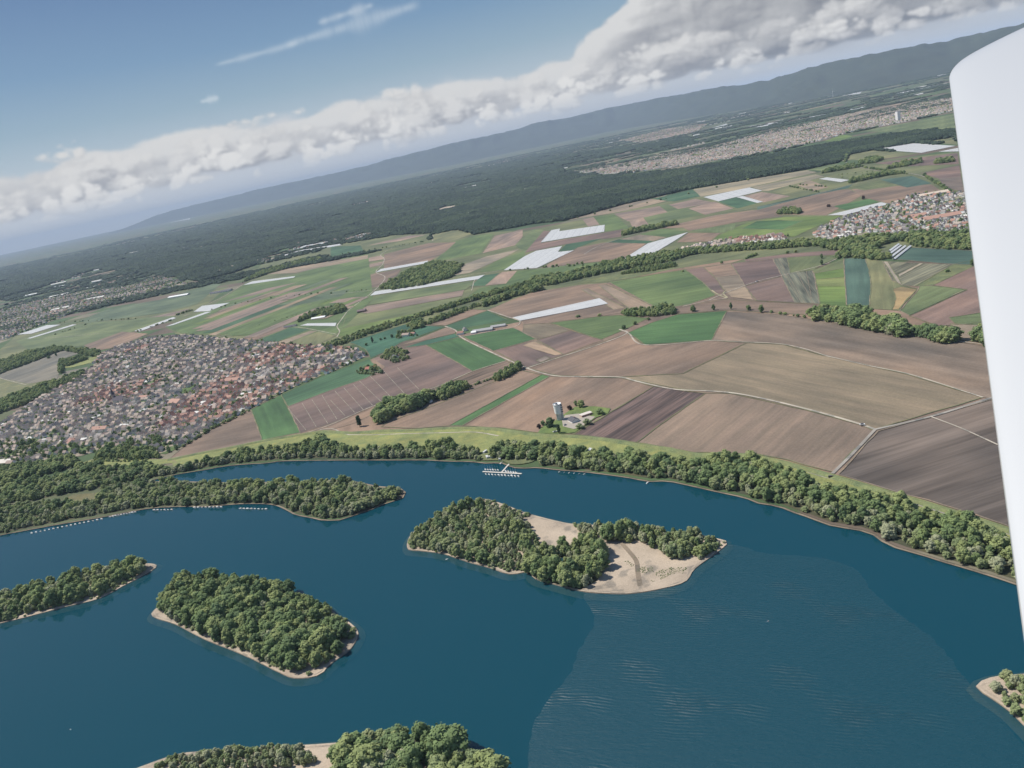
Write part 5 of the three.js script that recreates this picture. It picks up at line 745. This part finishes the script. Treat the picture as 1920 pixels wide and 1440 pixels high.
console.log('houses', houses.length, 'trees', allTrees.length);
const M = (r, g, b, rough = 0.8, metal = 0) => new THREE.MeshStandardMaterial({ color: col(r, g, b), roughness: rough, metalness: metal });
const concrete = M(0.62, 0.62, 0.60, 0.85), darkGrey = M(0.10, 0.10, 0.11), redTile = M(0.36, 0.13, 0.095), greyRoof = M(0.33, 0.33, 0.33), whiteRoof = M(0.78, 0.78, 0.77), slate = M(0.085, 0.085, 0.10), yard = M(0.36, 0.32, 0.27, 1);
// water tower: fluted shaft, wider tank, stair column with landings, open rim
{
  const g = group('water_tower', 57.9,-1103.9);
  part('shaft', new THREE.CylinderGeometry(3.5, 3.8, 11, 28, 1).translate(0, 5.5, 0), M(0.70, 0.70, 0.685, 0.9), g);
  for (let i = 0; i < 12; i++) { const a = (i / 12) * 2 * Math.PI; part('column', new THREE.BoxGeometry(0.7, 11, 0.9).translate(Math.cos(a) * 3.9, 5.5, Math.sin(a) * 3.9), concrete, g).geometry.computeVertexNormals(); }
  part('tank', new THREE.LatheGeometry([[3.6, 10.2], [5.0, 11.2], [5.5, 12.4], [6.1, 25.4], [6.1, 26.3], [5.6, 26.3], [5.6, 25.2], [0, 25.2]].map((p) => new THREE.Vector2(...p)), 36), M(0.80, 0.80, 0.785, 0.8), g);
  part('rim', new THREE.TorusGeometry(6.15, 0.28, 8, 36).rotateX(Math.PI / 2).translate(0, 25.3, 0), darkGrey, g);
  part('roof_hatch', new THREE.CylinderGeometry(1.6, 1.8, 1.5, 12).translate(-0.6, 25.9, 0.4), darkGrey, g);
  part('stair_column', new THREE.BoxGeometry(2.0, 25, 2.6).translate(5.6, 12.5, 1.6), M(0.50, 0.50, 0.49), g);
  for (let i = 0; i < 4; i++) part('landing', new THREE.BoxGeometry(3.0, 0.9, 3.4).translate(6.0, 14 + i * 3.2, 1.8), darkGrey, g);
  g.rotation.y = -0.25; tag(g, 'tall round concrete water tower beside the dark-roofed house', 'water tower');
}
structure('sand_track', ribbon(smooth([74,-714.5,78,-693.9,80.8,-674.8,77.7,-653,75.2,-632.2], false, 5), false, [[-2.2, 0.80], [2.2, 0.80]]), bank, 'darker vehicle track across the sand flat');
structure('paved_yard', flat([60.3,-1097.6,67.5,-1117.3,87,-1112,107.4,-1084.1,97.2,-1069.3,82.8,-1055.4,71.7,-1053.3,58.8,-1072.7], 2.0), yard, 'pale paved yard round the water works');
structure('lawn', flat([20.8,-1066.7,29.2,-1088.9,47.9,-1100.7,63.8,-1119.7,86,-1145.9,114,-1129.7,134.2,-1105.9,127,-1088.2,108.5,-1081,71.5,-1040.2,50.9,-1046.2], 1.8), fieldMat('bright2', 'grass'), 'lawn of the water works');
house('house', 'low dark-roofed house right beside the water tower', 'house', null, 76.1,-1085.1, 0.35, 12, 7, 14, plaster[1], slate, (g) => part('chimney', new THREE.BoxGeometry(0.8, 2, 0.8).translate(1, 7.6, 2), redTile, g));
{ const g = group('annex_building', 96.2,-1098.6, 0.3, 1.0); part('wall', new THREE.BoxGeometry(17, 3.6, 8).translate(0, 1.8, 0), M(0.55, 0.40, 0.33), g); part('roof', new THREE.BoxGeometry(17.8, 0.4, 8.8).translate(0, 3.8, 0), M(0.62, 0.55, 0.50), g); for (let i = 0; i < 4; i++) part('door', new THREE.BoxGeometry(2.6, 2.6, 0.2).translate(-6 + i * 4, 1.3, 4.1), M(0.35, 0.12, 0.09), g); tag(g, 'long low brick annex behind the dark-roofed house', 'building'); }
house('farmhouse', 'red-roofed farmhouse at the corner of the green field and the plum-coloured field', 'house', null, -285.5,-1653.5, 1.15, 13, 8.5, 24, plaster[0], redTile);
house('house', 'house with pale red roof half hidden in the long hedge', 'house', null, -121.9,-1340.4, 0.95, 10, 8, 15, plaster[0], tiles[1]);
house('shed', 'small white shed left of the hedge house', 'shed', null, -146.4,-1332.5, 0.9, 6, 5, 8, plaster[1], whiteRoof);
house('farmhouse', 'dark-roofed farmstead inside the round tree clump', 'house', null, -238.5,-1714.5, 0.5, 11, 8, 18, plaster[1], slate);
house('farmhouse', 'brown-roofed farm in the blue-green field', 'house', null, -229,-1927, 1.0, 12, 8, 20, plaster[0], tiles[2]);
house('shed', 'small brown shed right of the blue-green field farm', 'shed', null, -212,-1928.5, 1.0, 8, 6, 12, plaster[2], tiles[0]);
house('barn', 'lone dark open barn on the strip fields', 'barn', null, -400,-2414, 1.35, 13, 9, 26, M(0.12, 0.09, 0.08), M(0.16, 0.12, 0.12));
house('hall', 'long grey farm hall at the end of the dark green triangle', 'hall', null, -39.5,-1800, 1.3, 15, 7, 46, M(0.5, 0.5, 0.48), greyRoof);
house('hall', 'second grey farm hall, right of the long one', 'hall', null, -3,-1810.5, 1.3, 12, 6, 34, M(0.5, 0.5, 0.48), greyRoof);
house('shed', 'white shed between the farm halls and the brick yard', 'shed', null, -61,-1798, 1.3, 9, 6, 12, plaster[1], whiteRoof);
house('farmhouse', 'brown farmhouse, leftmost of the farm hall group', 'house', null, -92.5,-1816.5, 1.3, 10, 8, 15, plaster[0], tiles[0]);
house('farmhouse', 'dark farmhouse behind the leftmost farmhouse', 'house', null, -82,-1846.5, 0.2, 9, 8, 14, plaster[0], tiles[5]);
[['front-left', 854.5,-1693, 919,-1758], ['second', 851.5,-1671.5, 921.5,-1744], ['longest', 848.5,-1650, 927.5,-1733], ['rear, short', 881.5,-1733, 925.5,-1778.5]].forEach(([w, ax, az, bx, bz]) => house('greenhouse', w + ' white greenhouse tunnel below the right village', 'greenhouse', 'greenhouse tunnels below the right village', (ax + bx) / 2, (az + bz) / 2, Math.atan2(bx - ax, bz - az), 5.5, 4.5, Math.hypot(bx - ax, bz - az), M(0.42, 0.42, 0.42), whiteRoof));
house('hall', 'flat pale hall at the top edge of the right village', 'hall', null, 1330.5,-2339, 1.35, 26, 10, 74, plaster[2], M(0.6, 0.5, 0.4));
house('school_building', 'large red-roofed building in the right village', 'building', null, 1137,-1968, 1.35, 26, 13, 80, plaster[0], tiles[1]);
house('school_building', 'red-roofed block left of the large one in the right village', 'building', null, 1116,-2053.5, 1.3, 20, 11, 52, plaster[0], tiles[1]);
house('school_building', 'large pink-red roof in the middle of the big village', 'building', null, -732,-1723, 0.9, 22, 12, 34, plaster[0], tiles[1]);
house('school_building', 'red roof beside the church', 'building', null, -849.5,-1836, 1.1, 14, 11, 26, plaster[0], tiles[1]);
house('school_building', 'long red roof at the upper right of the big village', 'building', null, -630.5,-1821.5, 1.2, 14, 11, 44, plaster[0], tiles[1]);
house('school_building', 'long salmon-coloured roof in the front of the big village', 'building', null, -860,-1623.5, 1.15, 13, 11, 40, plaster[0], tiles[1]);
house('school_building', 'dark red roof block at the lower left of the village', 'building', null, -895,-1568, 0.6, 18, 11, 26, plaster[0], tiles[0]);
house('hall', 'flat white hall at the front of the big village', 'hall', null, -701.5,-1557.5, 1.0, 15, 6, 22, plaster[1], whiteRoof);
house('hall', 'smaller white hall next to the flat white one', 'hall', null, -677,-1520, 1.0, 12, 5, 16, plaster[1], whiteRoof);
house('hall', 'large pale hall at the left picture edge above the wood', 'hall', null, -1015.5,-1531, 1.2, 22, 8, 50, plaster[2], M(0.62, 0.57, 0.5));
house('hall', 'white nursery hall above the film strip', 'hall', null, -543,-2465, 1.3, 16, 6, 44, plaster[1], whiteRoof);
house('hall', 'grey nursery hall at the right of the white one', 'hall', null, -507.5,-2494.5, 1.3, 18, 6, 50, plaster[1], greyRoof);
house('shed', 'dark nursery shed at the left end', 'shed', null, -623,-2418, 1.3, 12, 6, 40, plaster[2], slate);
for (const [i, p] of [[-1523,-4013], [-1247,-3800], [-3614,-6561], [-3524,-6839], [-2830,-5912]].entries()) house('hall', ['white', 'long grey', 'bright', 'pale', 'broad'][i] + ' factory hall at the edge of the left distant town', 'hall', 'factory halls of the left distant town', p[0], p[1], 1.25, 26, 9, 110, plaster[1], i === 1 ? slate : whiteRoof);
{ // church
  const g = group('church', -909,-1844, 1.05), a = part('wall', HOUSE_WALL, plaster[2], g), b = part('roof', HOUSE_ROOF, M(0.075, 0.065, 0.085), g); a.scale.set(15, 20, 34); b.scale.set(15, 20, 34);
  const tw = part('tower', new THREE.BoxGeometry(6.5, 24, 6.5).translate(0, 12, -20), M(0.34, 0.27, 0.24), g); part('spire', new THREE.ConeGeometry(4.9, 17, 4).rotateY(Math.PI / 4).translate(0, 32.5, -20), M(0.08, 0.075, 0.09), tw);
  for (let i = 0; i < 6; i++) part('dormer', new THREE.BoxGeometry(1.4, 2.4, 1.2).translate(5.4, 13.5, -12 + i * 5), M(0.6, 0.58, 0.55), g);
  tag(g, 'dark-roofed church with pointed tower in the big village', 'church');
}
{ const g = group('tower_block', 2927,-5526, 0.3); part('wall', new THREE.BoxGeometry(26, 62, 20).translate(0, 31, 0), plaster[1], g); part('roof', new THREE.BoxGeometry(27, 1.6, 21).translate(0, 62.8, 0), greyRoof, g); tag(g, 'lone white tower block at the edge of the far town', 'tower block'); }
for (const [i, p] of [[7809,-19182], [8266,-18594], [6331,-14012]].entries()) { const g = group('wind_turbine', p[0], p[1], 0.3); part('mast', new THREE.CylinderGeometry(1.6, 3.2, 95, 10).translate(0, 47.5, 0), whiteRoof, g); part('nacelle', new THREE.BoxGeometry(4, 4, 10).translate(0, 97, 0), whiteRoof, g); for (let k = 0; k < 3; k++) part('blade', new THREE.BoxGeometry(2.4, 40, 0.8).translate(0, 20, 0).rotateZ(k * 2.094 + 0.4 + i).translate(0, 97, 6), whiteRoof, g); tag(g, ['leftmost', 'tallest, middle', 'rightmost'][i] + ' white wind turbine far out before the hills', 'wind turbine', 'wind turbines before the hills'); }

// ---------------------------------------------------------------- boats, pontoon, camp
const hullShape = (() => { const s = [[-2.9, 0.85, 0.9], [-1.5, 1.15, 0.85], [0.4, 1.15, 0.9], [1.8, 0.8, 1.0], [3.1, 0.05, 1.15]], pos = [], idx = []; s.forEach(([x, w, h]) => { for (const [k, y] of [[-1, h], [-0.8, 0.3], [0, -0.15], [0.8, 0.3], [1, h], [0, h - 0.02]]) pos.push(x, y, k * w); }); for (let i = 0; i < 4; i++) for (let j = 0; j < 6; j++) { const a = i * 6 + j, b = i * 6 + ((j + 1) % 6); idx.push(a, b, a + 6, b, b + 6, a + 6); } idx.push(0, 5, 1, 1, 5, 2, 2, 5, 3, 3, 5, 4); const g = new THREE.BufferGeometry(); g.setAttribute('position', new THREE.Float32BufferAttribute(pos, 3)); g.setIndex(idx); g.computeVertexNormals(); return g; })();
const boatWhite = M(0.66, 0.66, 0.64, 0.35), boatBlue = M(0.05, 0.09, 0.22, 0.6), boatTan = M(0.5, 0.42, 0.3, 0.7), mastMat = M(0.7, 0.7, 0.68, 0.3, 0.6), cabinGeo = new THREE.BoxGeometry(2.2, 0.6, 1.3).translate(0.5, 1.15, 0), mastGeo = new THREE.CylinderGeometry(0.06, 0.08, 8.5, 6).translate(0.6, 5.2, 0), boomGeo = new THREE.CylinderGeometry(0.1, 0.1, 2.8, 6).rotateZ(Math.PI / 2).translate(-0.9, 1.9, 0), coverGeo = new THREE.BoxGeometry(2.4, 0.35, 1.7).translate(-1.2, 1.0, 0);
let nb = 0;
function boat(label, grp, x, z, turn, sail, size = 1) {
  const i = nb++, g = group(sail ? 'sailing_boat' : 'motor_boat', x, z, turn, 0.05); g.scale.setScalar((0.7 + 0.35 * hash(i, 3)) * size);
  part('hull', hullShape, boatWhite, g); part('cabin', cabinGeo, i % 3 ? boatWhite : boatTan, g);
  if (sail) { part('mast', mastGeo, mastMat, g); part('boom', boomGeo, i % 2 ? boatBlue : boatWhite, g); } else part('cover', coverGeo, [boatBlue, boatTan, boatWhite][i % 3], g);
  tag(g, label, 'boat', grp);
}
const line = (n, ax, az, bx, bz, fn) => { for (let i = 0; i < n; i++) { const t = (i + 0.5) / n; fn(lerp(ax, bx, t), lerp(az, bz, t), i); } };
line(11, -59.4,-966.6, -14,-935.3, (x, z) => boat('white sailing boat moored at the near side of the marina pontoon', 'boats on the near side of the pontoon', x, z + 3, -1.15 - 0.1 * hash(x, 1), true));
line(6, -59.1,-979.1, -39.5,-966.7, (x, z) => boat('white sailing boat at the far side of the pontoon, left of the gangway', 'boats on the far side left of the gangway', x, z, 1.9, true));
line(5, -32.8,-959.4, -16.8,-945.5, (x, z) => boat('white sailing boat at the far side of the pontoon, right of the gangway', 'boats on the far side right of the gangway', x, z, 1.9, true));
line(17, -735.8,-1102.9, -623.3,-1099.6, (x, z, i) => boat('small boat in the long row moored along the left wooded bank', 'long row along the left bank', x, z + 2, -0.7, i % 5 === 0));
line(10, -617.2,-1102, -574.7,-1099.7, (x, z) => boat('small boat in the short row before the peninsula bend', 'short row before the bend', x, z + 2, -0.6, false));
line(6, -548,-1092.3, -511.5,-1076.5, (x, z) => boat('small boat in the first pack below the peninsula trees', 'first pack at the peninsula', x, z + 2, -0.6, false));
line(8, -480.8,-1068.7, -429.8,-1045.7, (x, z) => boat('small boat in the middle pack below the peninsula trees', 'middle pack at the peninsula', x, z + 2, -0.6, false));
line(8, -402.6,-1027.4, -355.6,-1002.9, (x, z) => boat('small boat in the right pack below the peninsula trees', 'right pack at the peninsula', x, z + 2, -0.6, false));
line(6, 32.1,-922.7, 66.2,-895.9, (x, z) => boat('rowing boat drawn up along the camp beach', 'boats along the camp beach', x, z, 0.3 + hash(x, 2), false, 0.55));
boat('single white boat off the bank right of the camp', null, 128.6,-837.3, 0.8, false); boat('tiny white dinghy alone on the shallow right water', null, 160.3,-544.7, 0.4, false, 0.35); boat('tiny white dinghy alone on the lower left water', null, -433.1,-597.8, -0.3, false, 0.4); boat('small white dinghy lying off the big island wood', null, -105.1,-757.6, 0.2, false, 0.5); boat('white boat at the slip beside the gangway', null, -35.6,-988.6, 0.9, true);
{
  const g = group('pontoon', 0, 0, 0, 0), P = (ax, az, bx, bz, w, name) => { const l = Math.hypot(bx - ax, bz - az), a = -Math.atan2(bz - az, bx - ax), geo = new THREE.BoxGeometry(l, 0.35, w); geo.rotateY(a); geo.translate((ax + bx) / 2, 0.5, (az + bz) / 2); part(name, geo, M(0.58, 0.54, 0.48, 0.9), g); };
  P(-61.4,-973, -11.7,-939.2, 2.6, 'float_deck'); P(-24.4,-982.4, -36.4,-957.8, 2.2, 'gangway'); tag(g, 'T-shaped marina pontoon with gangway to the camp shore', 'pontoon');
}
function caravan(label, x, z, turn) { const g = group('caravan', x, z, turn); part('body', new THREE.BoxGeometry(6.4, 2.3, 2.5).translate(0, 1.6, 0), boatWhite, g); part('window', new THREE.BoxGeometry(3.6, 0.7, 2.56).translate(0.3, 2.0, 0), darkGrey, g); for (const s of [-1, 1]) part('wheel', new THREE.CylinderGeometry(0.35, 0.35, 0.25, 10).rotateX(Math.PI / 2).translate(0, 0.35, s * 1.15), darkGrey, g); tag(g, label, 'caravan', 'caravans of the camp'); g.scale.setScalar(1.15); }
[[-69.6,-1035, 'leftmost caravan at the camp clearing edge'], [-56,-1037.4, 'caravan above the leftmost one by the clearing'], [-53.6,-1016, 'front left of the paired caravans near the shore'], [-49.2,-1013.6, 'front right of the paired caravans near the shore'], [15.1,-1012.7, 'caravan right of the camp lawn'], [72.6,-975.5, 'caravan at the foot of the dyke, below the tower cypress'], [83.2,-965.5, 'brightest caravan between two dyke trees'], [79.1,-962.1, 'low caravan below the brightest one'], [100.3,-946.1, 'caravan alone on the dyke foot, right of the brightest'], [122.6,-922.4, 'first of the row of three caravans'], [128.1,-915.7, 'second of the row of three caravans'], [136.1,-905.9, 'last of the row of three caravans'], [-36.5,-1000.6, 'white hut-like caravan at the boat slip']].forEach(([x, z, l], i) => caravan(l, x, z, i * 0.9));
structure('camp_lawn', flat(smooth([-67.5,-1029.8,-41,-1034.9,-32.8,-1046.8,-7.9,-1022,12.2,-996.5,6.2,-969.2,-18.6,-971.8,-38.8,-998,-60.4,-1010.1], true, 4), 1.7), fieldMat('olive', 'grass'), 'trodden lawn of the lakeside camp');
function car(label, x, z, turn, c, s = 1) { const g = group('car', x, z, turn, 2.0), b = M(...c, 0.3); part('body', new THREE.BoxGeometry(4.4, 0.8, 1.8).translate(0, 0.8, 0), b, g); part('cabin', new THREE.BoxGeometry(2.4, 0.65, 1.6).translate(-0.2, 1.5, 0), darkGrey, g); for (const p of [-1.4, 1.4]) for (const q of [-0.85, 0.85]) part('wheel', new THREE.CylinderGeometry(0.33, 0.33, 0.22, 10).rotateX(Math.PI / 2).translate(p, 0.33, q), darkGrey, g); tag(g, label, 'car'); g.scale.setScalar(s); }
car('white van on the field track near the junction', 394.9,-866.4, -0.4, [0.8, 0.8, 0.78], 1.3); car('dark car where the field road meets the dyke road', 306.9,-755.7, -0.4, [0.03, 0.03, 0.04], 1.2); car('white car on the far right field track', 572.5,-1711.5, 0.3, [0.8, 0.8, 0.78], 1.2); car('white car parked beside the cypress', 45.2,-1056.3, 0.1, [0.8, 0.8, 0.78], 1.3); car('silver car in the yard of the water works', 62.2,-1075.2, 0.5, [0.55, 0.56, 0.57], 1.1);

// ---------------------------------------------------------------- the aircraft's wing, filling the right edge
{
  const tipL = new THREE.Vector3(2.347,399.918,-3.955), tipR = new THREE.Vector3(3.219,400.155,-3.757), rootL = new THREE.Vector3(0.777,398.921,-1.137), chord = tipR.clone().sub(tipL), span = tipL.clone().sub(rootL), n = chord.clone().cross(span).normalize(); if (n.y < 0) n.negate();
  const C = chord.length(), cdir = chord.clone().normalize(), S = 60, K = 40, pos = [], idx = [], uv = [], len = span.length();
  const foil = (t) => 0.6 * (0.2969 * Math.sqrt(t) - 0.126 * t - 0.3516 * t * t + 0.2843 * t * t * t - 0.1036 * t * t * t * t);
  for (let i = 0; i <= S; i++) {
    const e = 1 - Math.pow(1 - i / S, 2.2), sdist = e * (len + 0.6) - 0.6, fromTip = len - sdist, R = 0.20, u = clamp(1 - fromTip / R, 0, 1), cut = R * 0.62 * (1 - Math.sqrt(Math.max(0, 1 - u * u))), th = Math.pow(Math.max(0, 1 - Math.pow(u, 3)), 0.5);
    const o = rootL.clone().addScaledVector(span, sdist / len), c0 = cut, c1 = C * (1.12 - 0.12 * e);
    for (let k = 0; k <= K; k++) { const f = k / K, side = f < 0.5 ? 1 : -1, t = Math.pow(Math.abs(2 * f - 1), 1.8), h = foil(t) * C * th * (side > 0 ? 0.62 : 0.38), p = o.clone().addScaledVector(cdir, c0 + t * (c1 - c0)).addScaledVector(n, side * h); pos.push(p.x, p.y, p.z); uv.push(t, e); }
  }
  for (let i = 0; i < S; i++) for (let k = 0; k < K; k++) { const a = i * (K + 1) + k, b = a + 1, c = a + K + 1, d = c + 1; idx.push(a, c, b, b, c, d); }
  const g = new THREE.BufferGeometry(); g.setAttribute('position', new THREE.Float32BufferAttribute(pos, 3)); g.setAttribute('uv', new THREE.Float32BufferAttribute(uv, 2)); g.setIndex(idx); g.computeVertexNormals();
  const w = new THREE.Group(); w.name = 'aircraft_wing'; scene.add(w); part('wing_skin', g, new THREE.MeshPhysicalMaterial({ color: col(0.50, 0.51, 0.52), roughness: 0.45, clearcoat: 0.7, clearcoatRoughness: 0.12 }), w);
  tag(w, 'white aircraft wing with rounded tip filling the right edge', 'wing');
}
scene.traverse((o) => { if (o.isMesh) { o.castShadow = true; o.receiveShadow = true; } });
renderer.render(scene, camera);
